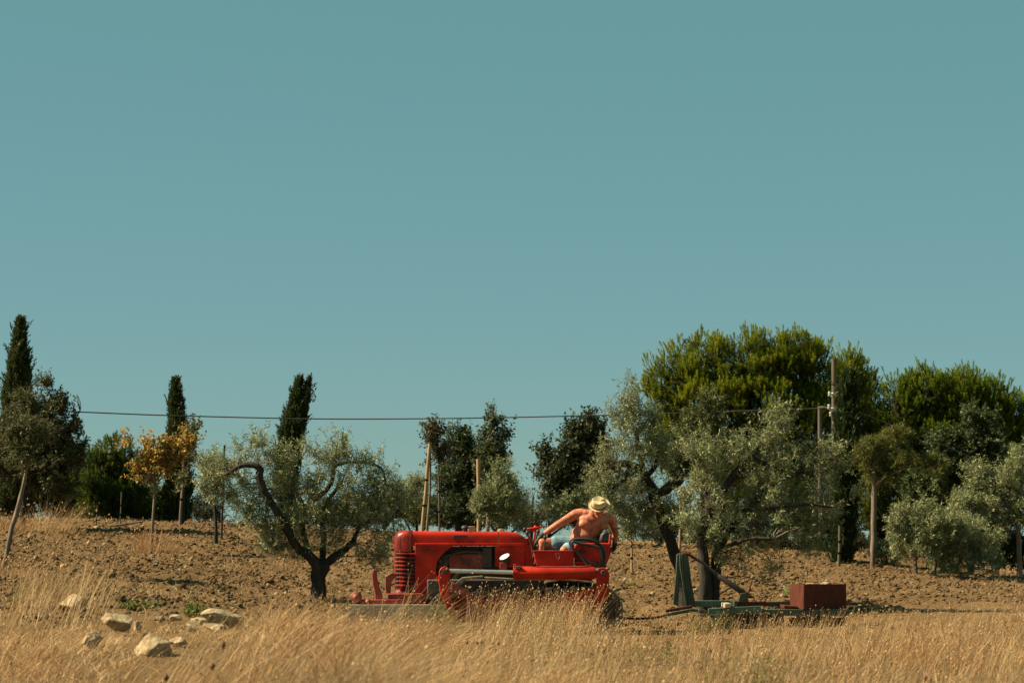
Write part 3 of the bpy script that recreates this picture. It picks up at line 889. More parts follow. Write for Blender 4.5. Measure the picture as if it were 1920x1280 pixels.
bush('grey olive scrub left of the slanted wooden stake', 720, 52, [(735, 930, 30, 26), (770, 925, 26, 26), (700, 950, 30, 30), (785, 905, 14, 20), (770, 955, 24, 20)], 460, 56, OLIVE, .065, .016, 18, mat=M_leaf_olive)
bush('rusty brown scrub behind the bent arm of the driver', 1030, 56, [(1060, 945, 26, 28), (1030, 965, 26, 24), (1085, 965, 30, 26)], 420, 57, [(.11, .09, .025), (.08, .08, .02), (.06, .075, .02)], .06, .025)
bush('bare twiggy scrub between the olive bush and the driver', 995, 53, [(1000, 930, 22, 34), (980, 960, 26, 22), (1015, 960, 20, 26)], 130, 58, [(.13, .10, .05), (.08, .09, .045)], .05, .016, 8)
bush('olive scrub behind the shoulder of the driver', 1110, 50, [(1120, 930, 34, 34), (1050, 955, 40, 28), (1150, 970, 34, 34), (1185, 990, 34, 24), (1230, 985, 30, 26)], 850, 59, OLIVE, .065, .016, 18, mat=M_leaf_olive)
bush('yellow brown bush under the right cypress', 1610, 52, [(1605, 1015, 22, 26), (1590, 1030, 22, 16), (1545, 1028, 30, 14)], 330, 60, [(.13, .10, .025), (.09, .09, .02)], .07, .012, 18)
bush('leafy shrub at the foot of the umbrella shaped tree', 1662, 47, [(1662, 1035, 22, 18), (1650, 1030, 14, 16), (1680, 1045, 16, 10)], 110, 61, OLIVE, .08, .022, 12, mat=M_leaf_olive)
bush('added thicket coloured near black for the shade under the wide pine', 1690, 66, [(1690, 960, 70, 70), (1640, 970, 50, 70), (1760, 960, 70, 70), (1690, 1040, 80, 40)], 1900, 62, OAK_DARK, shell=.7)  # put in behind the pine; its dark leaves stand for shade under the canopy
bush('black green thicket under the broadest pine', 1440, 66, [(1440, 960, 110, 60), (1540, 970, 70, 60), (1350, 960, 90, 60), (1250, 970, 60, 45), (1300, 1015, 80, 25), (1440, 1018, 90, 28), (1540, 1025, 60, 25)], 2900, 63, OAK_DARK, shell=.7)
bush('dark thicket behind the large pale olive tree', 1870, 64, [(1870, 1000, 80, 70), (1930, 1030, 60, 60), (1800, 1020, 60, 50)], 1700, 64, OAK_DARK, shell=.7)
bush('green bush between the left olive tree and the hood', 640, 56, [(640, 960, 60, 24), (580, 965, 40, 20), (690, 965, 40, 22)], 600, 65, [(.07, .09, .02), (.05, .07, .02)], .08, .03)

# ------------------------------------------------------------------ the three old olives near the tractor
root, nodes, rng = tree('olive_tree', 'old olive tree with forked dark trunk left of the tractor', 'olive tree', 598, 36,
    [[(597, 1135, 0, 16), (599, 1095, 0, 14), (600, 1056, 0, 15)],
     [(600, 1066, 0, 11), (585, 1046, -.05, 10), (560, 1028, -.1, 9), (535, 985, -.2, 8), (505, 935, -.25, 7.5), (488, 898, -.3, 6.8), (486, 876, -.3, 6.2), (455, 872, -.3, 5), (425, 888, -.25, 3)],
     [(603, 1062, 0, 9), (620, 1047, .1, 8), (642, 1032, .15, 6.5), (662, 1015, .2, 5), (674, 985, .2, 3)],
     [(603, 1060, .1, 8), (606, 1025, .15, 6.5), (606, 985, .2, 5), (612, 945, .25, 4), (640, 905, .3, 3)],
     [(598, 1062, .2, 7), (578, 1032, .3, 5.5), (568, 990, .3, 5.5), (571, 958, .3, 5), (585, 942, .3, 4.5), (612, 918, .3, 4.5), (625, 890, .3, 4), (622, 862, .3, 3)],
     [(574, 955, .3, 4.5), (556, 925, .35, 4.5), (540, 900, .35, 4.2), (548, 872, .35, 4), (549, 850, .35, 2)],
     [(541, 902, .35, 3.6), (528, 898, .35, 3.2), (512, 914, .35, 2.8), (498, 918, .35, 1.6)],
     [(622, 893, .3, 3.6), (632, 872, .3, 3), (668, 866, .3, 2.6), (700, 870, .2, 2.4), (718, 882, .2, 2.4), (723, 908, .2, 1.6)]],
    'olive trees', seed=71)
leafy_crown(root, [(440, 900, 34, 22), (470, 925, 34, 26), (515, 862, 26, 20), (460, 850, 30, 22), (487, 826, 16, 14), (396, 880, 26, 22), (420, 870, 20, 18), (540, 848, 46, 24), (600, 850, 34, 26), (640, 838, 34, 24), (684, 868, 30, 28),
    (520, 905, 38, 34), (580, 905, 40, 36), (645, 905, 52, 42), (700, 905, 28, 28), (485, 950, 34, 44), (520, 985, 44, 38), (590, 965, 50, 34), (660, 965, 56, 44),
    (705, 955, 40, 36), (690, 1015, 46, 36), (715, 1045, 28, 22), (545, 1020, 36, 26), (630, 1010, 40, 26), (500, 1010, 26, 24), (727, 880, 8, 34), (750, 940, 26, 26), (735, 1000, 24, 30)],
    36, 1430, rng, nodes, clump=6, cr=.14, tl=(.2, .5), K=22, ll=.062, lw=.0135, pal=OLIVE, mat=M_leaf_olive, up=.45, out=.4, shell=1.2, nbr=4, rb=.010)

root, nodes, rng = tree('olive_tree', 'old olive tree with a single leaning trunk behind the green implement', 'olive tree', 1283, 37,
    [[(1286, 1130, 0, 12.5), (1276, 1062, 0, 11.5), (1255, 1010, 0, 11), (1238, 962, 0, 10.5), (1221, 916, 0, 10), (1206, 886, 0, 9)],
     [(1209, 890, 0, 8.5), (1190, 873, 0, 7.5), (1160, 868, 0, 6), (1130, 866, .1, 4), (1112, 880, .1, 2)],
     [(1152, 870, 0, 5), (1143, 895, -.05, 4.4), (1138, 922, -.1, 4)],
     [(1182, 873, 0, 4), (1168, 900, -.1, 3.4), (1148, 916, -.1, 2.6)],
     [(1221, 914, 0, 7), (1240, 921, -.1, 8), (1264, 906, -.12, 9), (1281, 892, -.12, 9.5), (1276, 876, -.12, 7)],
     [(1207, 890, 0, 6), (1200, 850, .15, 5), (1190, 800, .2, 4), (1182, 750, .2, 2)],
     [(1210, 895, 0, 5), (1230, 870, .2, 4), (1232, 830, .3, 3)],
     [(1109, 905, .1, 1.6), (1112, 890, .1, 2), (1128, 880, .1, 3), (1152, 870, 0, 4)]],
    'olive trees', seed=72)
leafy_crown(root, [(1195, 765, 34, 42), (1172, 800, 30, 50), (1222, 800, 28, 44), (1152, 845, 34, 34), (1205, 845, 42, 30), (1160, 745, 8, 30), (1185, 735, 18, 22), (1240, 850, 28, 30),
    (1185, 905, 46, 36), (1165, 950, 46, 44), (1210, 960, 40, 44), (1250, 950, 30, 44), (1120, 890, 20, 20), (1190, 1000, 30, 20), (1140, 905, 30, 30)],
    37, 860, rng, nodes, clump=6, cr=.14, tl=(.2, .55), K=22, ll=.062, lw=.0135, pal=OLIVE, mat=M_leaf_olive, up=.65, out=.35, shell=1.2, nbr=4, rb=.010)

root, nodes, rng = tree('olive_tree', 'old wide olive tree with twin trunks between implement mast and rust box', 'olive tree', 1325, 36,
    [[(1321, 1130, 0, 12.5), (1321, 1060, 0, 11.5), (1317, 1005, 0, 11), (1330, 955, 0, 9), (1366, 905, 0, 7), (1392, 868, 0, 6.5), (1386, 852, 0, 5)],
     [(1338, 1135, .12, 11), (1341, 1075, .12, 10.5), (1349, 1022, .15, 9), (1400, 955, .1, 7), (1452, 905, .1, 6), (1492, 888, 0, 5), (1530, 866, 0, 4), (1562, 862, 0, 2)],
     [(1390, 872, 0, 6), (1408, 858, -.05, 5.5), (1432, 868, -.1, 5), (1452, 874, -.1, 3.5), (1480, 890, -.1, 2)],
     [(1400, 955, .1, 5), (1450, 950, -.2, 4), (1510, 945, -.3, 3), (1560, 950, -.3, 2)],
     [(1348, 1030, .1, 5), (1400, 1010, -.3, 4), (1450, 1010, -.4, 3)],
     [(1404, 860, -.05, 4.5), (1432, 830, .1, 3.4), (1455, 790, .2, 1.8)],
     [(1330, 955, 0, 5), (1318, 900, .2, 4), (1312, 850, .2, 2.4)]],
    'olive trees', seed=73)
leafy_crown(root, [(1320, 850, 46, 40), (1378, 845, 48, 40), (1455, 800, 30, 38), (1445, 835, 44, 34), (1462, 775, 14, 20), (1310, 905, 50, 48), (1372, 915, 60, 54), (1440, 915, 62, 54),
    (1510, 900, 56, 48), (1560, 866, 36, 36), (1575, 915, 28, 44), (1325, 975, 52, 44), (1400, 985, 62, 50), (1470, 980, 64, 50), (1540, 965, 52, 50), (1385, 1045, 40, 32),
    (1450, 1045, 28, 28), (1520, 1010, 40, 26), (1340, 1030, 26, 26), (1420, 1080, 16, 16), (1480, 850, 30, 40)],
    36, 1400, rng, nodes, clump=6, cr=.14, tl=(.2, .5), K=22, ll=.062, lw=.0135, pal=OLIVE, mat=M_leaf_olive, up=.45, out=.4, shell=1.2, nbr=4, rb=.010)

# ------------------------------------------------------------------ stakes, posts, pole and wires
def stake(label, p0, p1, Y, r, mat, group='wooden stakes among the young trees', name='wooden_stake', cat='stake'):
    a = ground(p0[0], Y); b = at(p1[0], p1[1], Y)
    root = thing(name, a, label, cat, group)
    rr = r * m_per_px(Y)
    mb = MB()
    m1 = a.lerp(b, .5) + Vector((rr * .25, 0, 0))
    mb.tube([a - Vector((0, 0, .15)), a.lerp(b, .25), m1, a.lerp(b, .75), b], [rr * 1.05, rr * .97, rr * 1.03, rr * .95, rr * .97], 9, 2)
    mb.build('post', mat, root, smooth=True)
    for t in (.35, .62):
        c = a.lerp(b, t)
        d = (b - a).normalized()
        mb = MB()
        mb.lathe([(rr * 1.12, -.02), (rr * 1.16, 0), (rr * 1.12, .02)], c, d, 10)
        mb.build('tie', M_wire, root)
    return root

stake('thick upright wooden stake behind the middle of the tractor hood', (898, 1000), (897, 860), 48, 4.0, M_stake)
stake('slanted wooden stake leaning right behind the tractor nose', (790, 992), (806, 832), 49, 3.4, M_stake)
stake('thin grey stake between the slanted and the thick stake', (825, 1000), (822, 868), 50, 1.9, M_pole)
stake('tall pale stake beside the orange sapling', (339, 995), (347, 842), 49, 3.2, M_bark_pale)
stake('thin dark post standing by the small olive tree', (417, 990), (421, 834), 46, 2.0, M_bark)
stake('short pale stake on the bare soil right of the driver', (1184, 1050), (1183, 992), 44, 2.2, M_stake)
stake('grey stake leaning against the right cypress', (1570, 1066), (1575, 985), 46, 3.0, M_pole)
stake('short thin stake before the bushy low pine', (182, 985), (183, 945), 48, 1.4, M_pole)
stake('short thin stake nearest the orange sapling', (227, 982), (228, 922), 48.5, 1.2, M_pole)
stake('reddish leaning stake inside the crown of the twin trunk olive', (1270, 950), (1277, 915), 40, 2.4, M_stake)
g = at(210, 982, 48.3)
mb = MB()
a = ground(205, 48.2); b = ground(272, 48.0)
mb.tube([a + Vector((0, 0, .03)), a.lerp(b, .5) + Vector((0, 0, .09)), b + Vector((0, 0, .16))], [.02, .022, .016], 7, 2)
tag(mb.build('fallen_stick', M_pole, None, smooth=True), 'fallen wooden stick lying on the crest before the bushy low pine', 'stick')

def util_pole(label, px, py_top, Y, r, iron):
    a = ground(px, Y); b = at(px, py_top, Y)
    root = thing('utility_pole', a, label, 'utility pole', 'wooden utility poles')
    rr = r * m_per_px(Y)
    mb = MB(); mb.tube([a - Vector((0, 0, .3)), a.lerp(b, .5), b], [rr * 1.15, rr * 1.05, rr * .9], 14, 4)
    mb.build('post', M_pole, root, smooth=True)
    if iron:
        for py in (740, 768):
            c = at(px, py, Y)
            mb = MB(); mb.lathe([(rr * 1.08, -.05), (rr * 1.2, -.045), (rr * 1.2, .045), (rr * 1.08, .05)], c, (0, 0, 1), 16)
            mb.box((c.x - rr * 1.9, c.y - rr * 1.3, c.z - .02), (c.x + rr * 1.9, c.y - rr * 1.05, c.z + .02))
            mb.build('bracket', M_steel, root, bevel=.004)
        for dx, py in ((-8, 738), (8, 738), (-9, 762), (9, 766), (-6, 776), (7, 778)):
            c = at(px + dx, py, Y - .12)
            mb = MB(); mb.lathe([(.012, -.06), (.035, -.055), (.042, -.02), (.025, 0), (.042, .015), (.03, .05), (.008, .055)], c, (0, 0, 1), 14)
            mb.build('insulator', M_ceramic, root, smooth=True)
        c = at(px - 13, 764, Y - .05)
        mb = MB(); mb.tube([c, c + Vector((-.12, 0, .02)), c + Vector((-.2, 0, .0))], [.016, .02, .012], 8)
        mb.build('wire_clamp', M_steel, root, smooth=True)
        mb = MB(); mb.tube([at(px - 10, 770, Y - .12), at(px - 7, 800, Y - .14), at(px - 5, 830, Y - .13)], .012, 6, 3)
        mb.build('down_lead', M_wire, root, smooth=True)
    return root
util_pole('tall wooden utility pole with iron bands and insulators before the broadest pine', 1563.5, 673, 55, 5.0, True)
util_pole('shorter bare wooden pole just left of the banded utility pole', 1537, 762, 56.5, 4.2, False)

def wire(name, label, pts, r, cat, mat=None):
    mb = MB(); mb.tube(pts, r, 6, 8)
    tag(mb.build(name, mat or M_wire, None, smooth=True), label, cat)
wire('overhead_wire', 'long sagging overhead wire crossing the sky from pole to edge',
     [at(-260, 752, 47), at(0, 765, 48), at(150, 772, 48.6), at(330, 779, 49.5), at(600, 785, 50.8), at(850, 784, 52), at(1100, 779, 53.2), at(1330, 772, 54.2), at(1545, 765, 54.9)], .014, 'wire', M_wire_pale)
wire('service_cable', 'black cable hanging from the utility pole towards the wide pine',
     [at(1566, 762, 55), at(1620, 776, 54), at(1680, 800, 53), at(1760, 830, 52), at(1810, 852, 51.4), at(1990, 930, 49)], .011, 'cable')
wire('guy_wire', 'thin slanting guy wire behind the umbrella shaped tree',
     [at(1568, 800, 54.9), at(1622, 905, 53.2), at(1672, 990, 51.8), at(1760, 1025, 50), Vector(ground(1855, 48.5))], .006, 'wire')

# ------------------------------------------------------------------ the red crawler tractor
YT = 32.15                                   # its middle line
TR = thing('crawler_tractor', ground(950, YT), 'old red crawler tractor working in the dry grass', 'tractor')

def xz(px, py, Y=31.87):
    p = at(px, py, Y); return p.x, p.z

def hood_ring(px, pt, pb, hw, n=6.5, k=30, flare=1.0):
    x, zt = xz(px, pt); _, zb = xz(px, pb)
    ring = [(x, YT - hw * flare, zb)]
    for i in range(k + 1):
        a = math.pi * i / k
        c, s = math.cos(a), math.sin(a)
        ring.append((x, YT - hw * math.copysign(abs(c) ** (2 / n), c), zb + (zt - zb) * (0.12 + 0.88 * abs(s) ** (2 / n))))
    ring.append((x, YT + hw * flare, zb))
    return ring

mb = MB()
mb.loft([hood_ring(772, 995, 1023, .27), hood_ring(800, 995, 1023, .275), hood_ring(860, 995.5, 1023, .275), hood_ring(934, 996, 1023, .27)])
mb.build('hood', M_red, TR, smooth=True)
mb = MB()
mb.loft([hood_ring(935.5, 995, 1024, .283), hood_ring(955, 996, 1024, .285), hood_ring(972, 999, 1026, .28), hood_ring(983, 1006, 1030, .265), hood_ring(989, 1016, 1034, .24)])
mb.build('fuel_tank', M_red, TR, smooth=True)
mb = MB()
mb.rect(778, 1018, 985, 1023, YT - .292, YT - .272)
mb.rect(778, 1018, 985, 1023, YT + .272, YT + .292)
mb.build('hood_ledge', M_red, TR, bevel=.006)
mb = MB()
mb.loft([hood_ring(738.5, 1004, 1034, .17, 3), hood_ring(741, 998, 1034, .225, 3.5), hood_ring(747, 994.5, 1034, .262, 4.5), hood_ring(757, 993, 1034, .278), hood_ring(771.5, 993.5, 1034, .282)])
nose = mb.build('nose', M_red_stained, TR, smooth=True)
mb = MB()
mb.loft([hood_ring(744, 1032, 1130, .21, 8), hood_ring(752, 1032, 1130, .245, 8), hood_ring(778, 1032, 1130, .25, 8)])
mb.build('radiator_core', M_dark, TR)
gr = MB()
for k in range(9):
    py = 1038 + k * 7.4
    pts = []
    for px, yo in ((780, -.268), (768, -.282), (755, -.280), (746, -.250), (741, -.17), (739.5, 0), (741, .17), (746, .25), (755, .28), (768, .282), (780, .268)):
        x, z = xz(px, py); pts.append((x, YT + yo, z))
    gr.tube(pts, .0165, 8, 3)
gr.build('grille', M_red_stained, TR, smooth=True)
mb = MB()
for yo in (-.275, .24):
    x0, z0 = xz(749, 1030); x1, z1 = xz(754, 1106)
    mb.box((x0, YT + yo, z1), (x1, YT + yo + .035, z0))
x0, z0 = xz(739.5, 1030); x1, z1 = xz(741.5, 1106)
mb.box((x0 - .004, YT - .03, z1), (x1, YT + .03, z0))
mb.build('grille_bar', M_red, TR, bevel=.005)
mb = MB()
mb.loft([hood_ring(741, 1106, 1134, .24, 9), hood_ring(747, 1104, 1134, .275, 9), hood_ring(780, 1104, 1134, .285, 9)])
mb.build('lower_cowl', M_red_old, TR, bevel=.01)
for yo, Ya in ((-1, YT - .288), (1, YT + .262)):
    mb = MB()
    mb.prism([(778, 1021), (852, 1021), (846, 1026), (836, 1032), (827, 1041), (820, 1052), (817, 1064), (818, 1076), (826, 1090), (838, 1132), (778, 1134)], Ya, Ya + .026)
    mb.build('side_panel', M_red, TR, bevel=.006)
mb = MB()
mb.rect(842, 1038, 906, 1066, YT - .22, YT + .2)
mb.rect(853, 1031, 900, 1039, YT - .16, YT + .12)
for px in (850, 866, 882, 898):
    x, z = xz(px, 1052)
    mb.lathe([(.026, -.05), (.03, -.04), (.03, .0), (.02, .01)], (x, YT - .23, z), (0, -1, 0), 12)
mb.build('engine_block', M_red_old, TR, bevel=.008)
mb = MB()
mb.rect(812, 1024, 990, 1110, YT - .12, YT + .12)
mb.rect(905, 1026, 922, 1064, YT - .24, YT - .1)
mb.tube([xz(835, 1043)[0:1] + (YT - .24,) + xz(835, 1043)[1:], xz(870, 1034)[0:1] + (YT - .25,) + xz(870, 1034)[1:], xz(905, 1036)[0:1] + (YT - .24,) + xz(905, 1036)[1:]], .018, 8, 4)
mb.tube([xz(862, 1040)[0:1] + (YT - .25,) + xz(862, 1040)[1:], xz(866, 1050)[0:1] + (YT - .27,) + xz(866, 1050)[1:], xz(880, 1060)[0:1] + (YT - .25,) + xz(880, 1060)[1:]], .012, 8, 4)
x, z = xz(826, 1052)
mb.lathe([(.10, -.02), (.115, 0), (.05, .015), (.03, .05)], (x, YT - .2, z), (0, -1, 0), 20)
mb.build('engine', M_dark, TR, bevel=.006)
mb = MB()
mb.rect(928, 1024, 984, 1063, YT - .27, YT + .27)
mb.prism([(978, 1024), (996, 1020), (1004, 1040), (1000, 1062), (978, 1064)], YT - .24, YT + .24)
mb.build('bulkhead', M_red, TR, bevel=.012)
mb = MB()
x, z = xz(862, 1006)
mb.box((x - .088, YT - .285, z - .022), (x + .088, YT - .268, z + .026))
mb.build('badge', M_plate, TR, bevel=.004)
mb = MB()
x, z = xz(871.5, 997)
mb.lathe([(.032, -.03), (.036, 0), (.036, .045), (.05, .05), (.05, .062), (.042, .078), (.022, .088)], (x, YT - .16, z), (0, 0, 1), 18)
air = mb.build('air_intake', M_black, TR, smooth=True)
mb = MB(); mb.rect(878, 986, 891, 998, YT - .06, YT + .06)
mb.build('battery_cap', M_stake, TR, bevel=.006)
mb = MB()
x, z = xz(939, 994)
mb.lathe([(.05, -.02), (.05, .005), (.035, .02), (.015, .026)], (x, YT, z), (0, 0, 1), 16)
mb.build('filler_cap', M_steel, TR, smooth=True)

# side lamp on the frame
ax = Vector((-.42, -.40, .82))
c = at(946, 1043, YT - .42)
mb = MB(); mb.lathe([(.018, -.125), (.045, -.105), (.060, -.06), (.072, -.008), (.074, 0)], c, ax, 22)
lamp = mb.build('headlight', M_black, TR, smooth=True)
mb = MB(); mb.lathe([(.069, -.004), (.069, .002), (.045, .010), (.012, .014)], c, ax, 22)
mb.build('lens', M_glass, lamp, smooth=True)
mb = MB(); mb.rect(937, 1054, 950, 1068, YT - .44, YT - .36)
mb.build('lamp_bracket', M_red_old, TR, bevel=.006)

# tracks
def track(Yn, Yf, label=None):
    wf = Vector(at(843, 1147, Yn)); wr = Vector(at(1124, 1142, Yn))
    rf, rr_ = .262, .295
    mb = MB()
    path = []
    d = wr - wf; L = d.length
    segs = []
    # top run front to rear, rear arc, bottom run back, front arc
    tp = [(wf.x + (wr.x - wf.x) * t, wf.z + rf + (wr.z + rr_ - wf.z - rf) * t - .035 * math.sin(math.pi * t) * abs(math.sin(3 * math.pi * t))) for t in np.linspace(0, 1, 40)]
    ra = [(wr.x + rr_ * math.sin(a), wr.z + rr_ * math.cos(a)) for a in np.linspace(0, math.pi, 24)][1:-1]
    bt = [(wr.x + (wf.x - wr.x) * t, wr.z - rr_ + (wf.z - rf - wr.z + rr_) * t) for t in np.linspace(0, 1, 40)]
    fa = [(wf.x - rf * math.sin(a), wf.z - rf * math.cos(a)) for a in np.linspace(0, math.pi, 24)][1:-1]
    P = np.array(tp + ra + bt + fa)
    P = np.vstack([P, P[:1]])
    s = np.concatenate([[0], np.cumsum(np.linalg.norm(np.diff(P, axis=0), axis=1))])
    n = 42
    for k in range(n):
        u = s[-1] * (k + .5) / n
        x = np.interp(u, s, P[:, 0]); z = np.interp(u, s, P[:, 1])
        x2 = np.interp((u + .02) % s[-1], s, P[:, 0]); z2 = np.interp((u + .02) % s[-1], s, P[:, 1])
        a = math.atan2(z2 - z, x2 - x)
        rot = Matrix.Rotation(-a, 3, 'Y')
        hl = s[-1] / n * .47
        mb.box((x - hl, Yn, z - .012), (x + hl, Yf, z + .012), rot, (x, (Yn + Yf) / 2, z))
        mb.box((x - hl, Yn + .004, z + .013), (x - hl + .022, Yf - .004, z + .05), rot, (x, (Yn + Yf) / 2, z))
        mb.box((x - hl * .8, Yn + .08, z - .075), (x + hl * .8, Yf - .08, z - .0125), rot, (x, (Yn + Yf) / 2, z))
    t = mb.build('track', M_trackplate, TR, bevel=.003)
    mb = MB()
    mb.lathe([(.20, -.02), (.21, 0), (.21, .10), (.20, .12), (.06, .13), (.06, .17)], (wr.x, Yn + .2, wr.z), (0, -1, 0), 26)
    for q in range(13):
        a = q * 2 * math.pi / 13
        mb.box((wr.x - .025, Yn + .1, wr.z + .19), (wr.x + .025, Yn + .18, wr.z + .245), Matrix.Rotation(a, 3, 'Y'), (wr.x, Yn + .14, wr.z))
    mb.build('sprocket', M_dark, t, bevel=.004)
    mb = MB()
    mb.lathe([(.16, -.02), (.185, 0), (.185, .12), (.16, .13), (.08, .10), (.08, .15)], (wf.x, Yn + .2, wf.z), (0, -1, 0), 26)
    mb.build('idler', M_red_old, t, bevel=.004)
    for q in range(5):
        x = wf.x + (wr.x - wf.x) * (.2 + .15 * q)
        mb = MB(); mb.lathe([(.07, -.02), (.085, 0), (.085, .1), (.04, .12)], (x, Yn + .18, wf.z - rf + .1), (0, -1, 0), 16)
        mb.build('roller', M_dark, t, bevel=.003)
    return t
track(YT - .66, YT - .36)
track(YT + .36, YT + .66)
mb = MB()
mb.rect(850, 1112, 1098, 1146, YT - .56, YT - .44)
mb.rect(860, 1150, 1090, 1166, YT - .57, YT - .43)
mb.build('track_frame', M_red_old, TR, bevel=.01)
mb = MB(); mb.rect(800, 1085, 1110, 1150, YT - .3, YT + .3)
mb.build('gearbox', M_dark, TR, bevel=.02)
# track guard plate, pale and bent, over the top run
mb = MB()
mb.prism([(851, 1096), (866, 1082), (905, 1079), (906, 1083), (872, 1087), (862, 1099)], YT - .70, YT - .35)
mb.prism([(908, 1081), (960, 1084), (1040, 1083), (1110, 1089), (1110, 1092), (1040, 1087), (960, 1088), (908, 1085)], YT - .69, YT - .36)
mb.build('track_guard', M_trackplate, TR, bevel=.004)

# side frame and its hydraulic cylinder
YC = YT - .80
def bx(px, py, y): p = at(px, py, y); return (p.x, y, p.z)
cyl = MB(); cyl.tube([bx(966, 1073, YC), bx(970, 1073, YC), bx(1112, 1074, YC), bx(1117, 1074, YC)], [.07, .082, .082, .07], 24)
cyl.tube([bx(962, 1073, YC), bx(975, 1073, YC)], .088, 24)
cyl_o = cyl.build('hydraulic_cylinder', M_red, TR, smooth=True)
mb = MB(); mb.tube([bx(842, 1069.5, YC), bx(964, 1072.5, YC)], .027, 16)
mb.build('piston_rod', M_chrome, cyl_o, smooth=True)
mb = MB()
mb.rect(963, 1057, 968, 1066, YC - .06, YC + .02); mb.rect(966, 1060, 976, 1066, YC - .09, YC - .02)
mb.build('pipe_union', M_red_old, cyl_o, bevel=.005)
mb = MB(); mb.tube([bx(978, 1064, YC - .03), bx(1020, 1062, YC - .03), bx(1090, 1062, YC - .03), bx(1108, 1060, YC)], .010, 8, 3)
mb.build('pipe', M_red_old, cyl_o, smooth=True)
for yo in (-.035, .055):
    mb = MB()
    mb.prism([(823, 1070), (827, 1064), (834, 1061), (841, 1064), (845, 1072), (844, 1085), (842, 1100), (846, 1122), (851, 1142), (842, 1144), (834, 1132), (826, 1112), (822, 1090)], YC + yo - .02, YC + yo)
    mb.build('front_bracket', M_red, TR, bevel=.008)
mb = MB(); mb.lathe([(.03, -.07), (.034, -.06), (.034, .08), (.03, .085)], at(835, 1070, YC + .01), (0, -1, 0), 16)
mb.build('pin', M_dark, TR, smooth=True)
mb = MB()
mb.prism([(846, 1090), (856, 1094), (905, 1122), (960, 1134), (958, 1143), (895, 1136), (846, 1106)], YC + .02, YC + .07)
mb.build('side_arm', M_red_old, TR, bevel=.01)
mb = MB()
mb.prism([(1052, 1112), (1098, 1106), (1112, 1098), (1128, 1104), (1120, 1124), (1104, 1142), (1086, 1160), (1066, 1186), (1050, 1190), (1056, 1150)], YC + .03, YC + .07)
mb.build('rear_plate', M_red, TR, bevel=.008)
mb = MB()
mb.prism([(1116, 1072), (1121, 1065), (1131, 1063), (1140, 1067), (1143, 1076), (1142, 1092), (1141, 1110), (1134, 1128), (1120, 1142), (1108, 1148), (1100, 1138), (1112, 1122), (1119, 1104), (1118, 1086)], YC - .05, YC - .005)
mb.build('rear_bracket', M_red, TR, bevel=.009)
mb = MB(); mb.lathe([(.026, -.1), (.036, -.09), (.036, .1), (.03, .11)], at(1131, 1073, YC), (0, -1, 0), 16)
mb.build('pin', M_dark, TR, smooth=True)

# weathered front plank and the red linkage standing on it
mb = MB()
p0, p1 = at(653, 1160, YT - .7), at(838, 1133, YT - .7)
mb.box((p0.x, YT - .7, p0.z), (p1.x, YT - .56, p1.z))
for q in range(3):
    x = p0.x + .33 + q * .38
    mb.box((x, YT - .704, p0.z + .01), (x + .012, YT - .70, p1.z - .01))
mb.build('front_plank', M_board, TR, bevel=.006)
mb = MB()
mb.prism([(697, 1076), (700, 1066), (706, 1068), (708, 1088), (714, 1108), (720, 1124), (721, 1135), (704, 1135), (703, 1112), (699, 1094)], YT - .58, YT - .52)
mb.build('linkage_arm', M_red_old, TR, bevel=.008)
mb = MB()
mb.prism([(722, 1080), (736, 1072), (745, 1078), (734, 1090), (732, 1110), (738, 1122), (726, 1120), (722, 1100)], YT - .42, YT - .36)
mb.build('linkage_arm', M_red_old, TR, bevel=.008)
mb = MB()
for px, py, r in ((668, 1119, .075), (690, 1128, .05)):
    mb.lathe([(r * .6, -.05), (r, -.04), (r, .04), (r * .6, .05), (r * .3, .08)], at(px, py, YT - .56), (0, -1, 0), 18)
mb.rect(676, 1123, 760, 1132.5, YT - .60, YT - .5)
mb.rect(726, 1112, 790, 1131, YT - .5, YT + .4)
mb.build('front_linkage', M_red_old, TR, bevel=.01)

# driver's place
mb = MB()
mb.prism([(1000, 1034), (1076, 1033), (1076, 1060.5), (1006, 1060.5)], YT - .62, YT - .40)
tb = mb.build('toolbox', M_red, TR, bevel=.008)
mb = MB(); mb.rect(1041, 1036, 1052, 1043, YT - .632, YT - .621); mb.tube([bx(1043, 1043, YT - .635), bx(1046.5, 1049, YT - .64), bx(1050, 1043, YT - .635)], .007, 8, 3)
mb.build('latch', M_red_old, tb, bevel=.003)
mb = MB(); mb.rect(999, 1031.5, 1077, 1034.2, YT - .628, YT - .392)
mb.build('lid', M_red, tb, bevel=.004)
mb = MB(); mb.rect(1000, 1032, 1140, 1044, YT - .38, YT + .38)
mb.build('seat_base', M_red_old, TR, bevel=.012)
mb = MB(); mb.rect(1056, 1024, 1126, 1034, YT - .34, YT + .34)
mb.build('seat', M_black, TR, bevel=.02)
for Ya in (YT - .48, YT + .40):
    mb = MB()
    mb.prism([(1077, 1021), (1086, 1017), (1141, 1017.5), (1142.5, 1000), (1146, 1002), (1146, 1018), (1144, 1042), (1137, 1058), (1132, 1061), (1077, 1060)], Ya, Ya + .06)
    mb.build('seat_side', M_red, TR, bevel=.012)
mb = MB()
mb.prism([(1124, 1012), (1127, 1001), (1133, 995), (1140, 996), (1144, 1003), (1144, 1017), (1126, 1017)], YT - .47, YT + .39)
mb.build('backrest', M_black, TR, bevel=.03)
mb = MB(); mb.rect(1078, 1053, 1106, 1056, YT - .62, YT - .48)
mb.build('step', M_red, TR, bevel=.004)
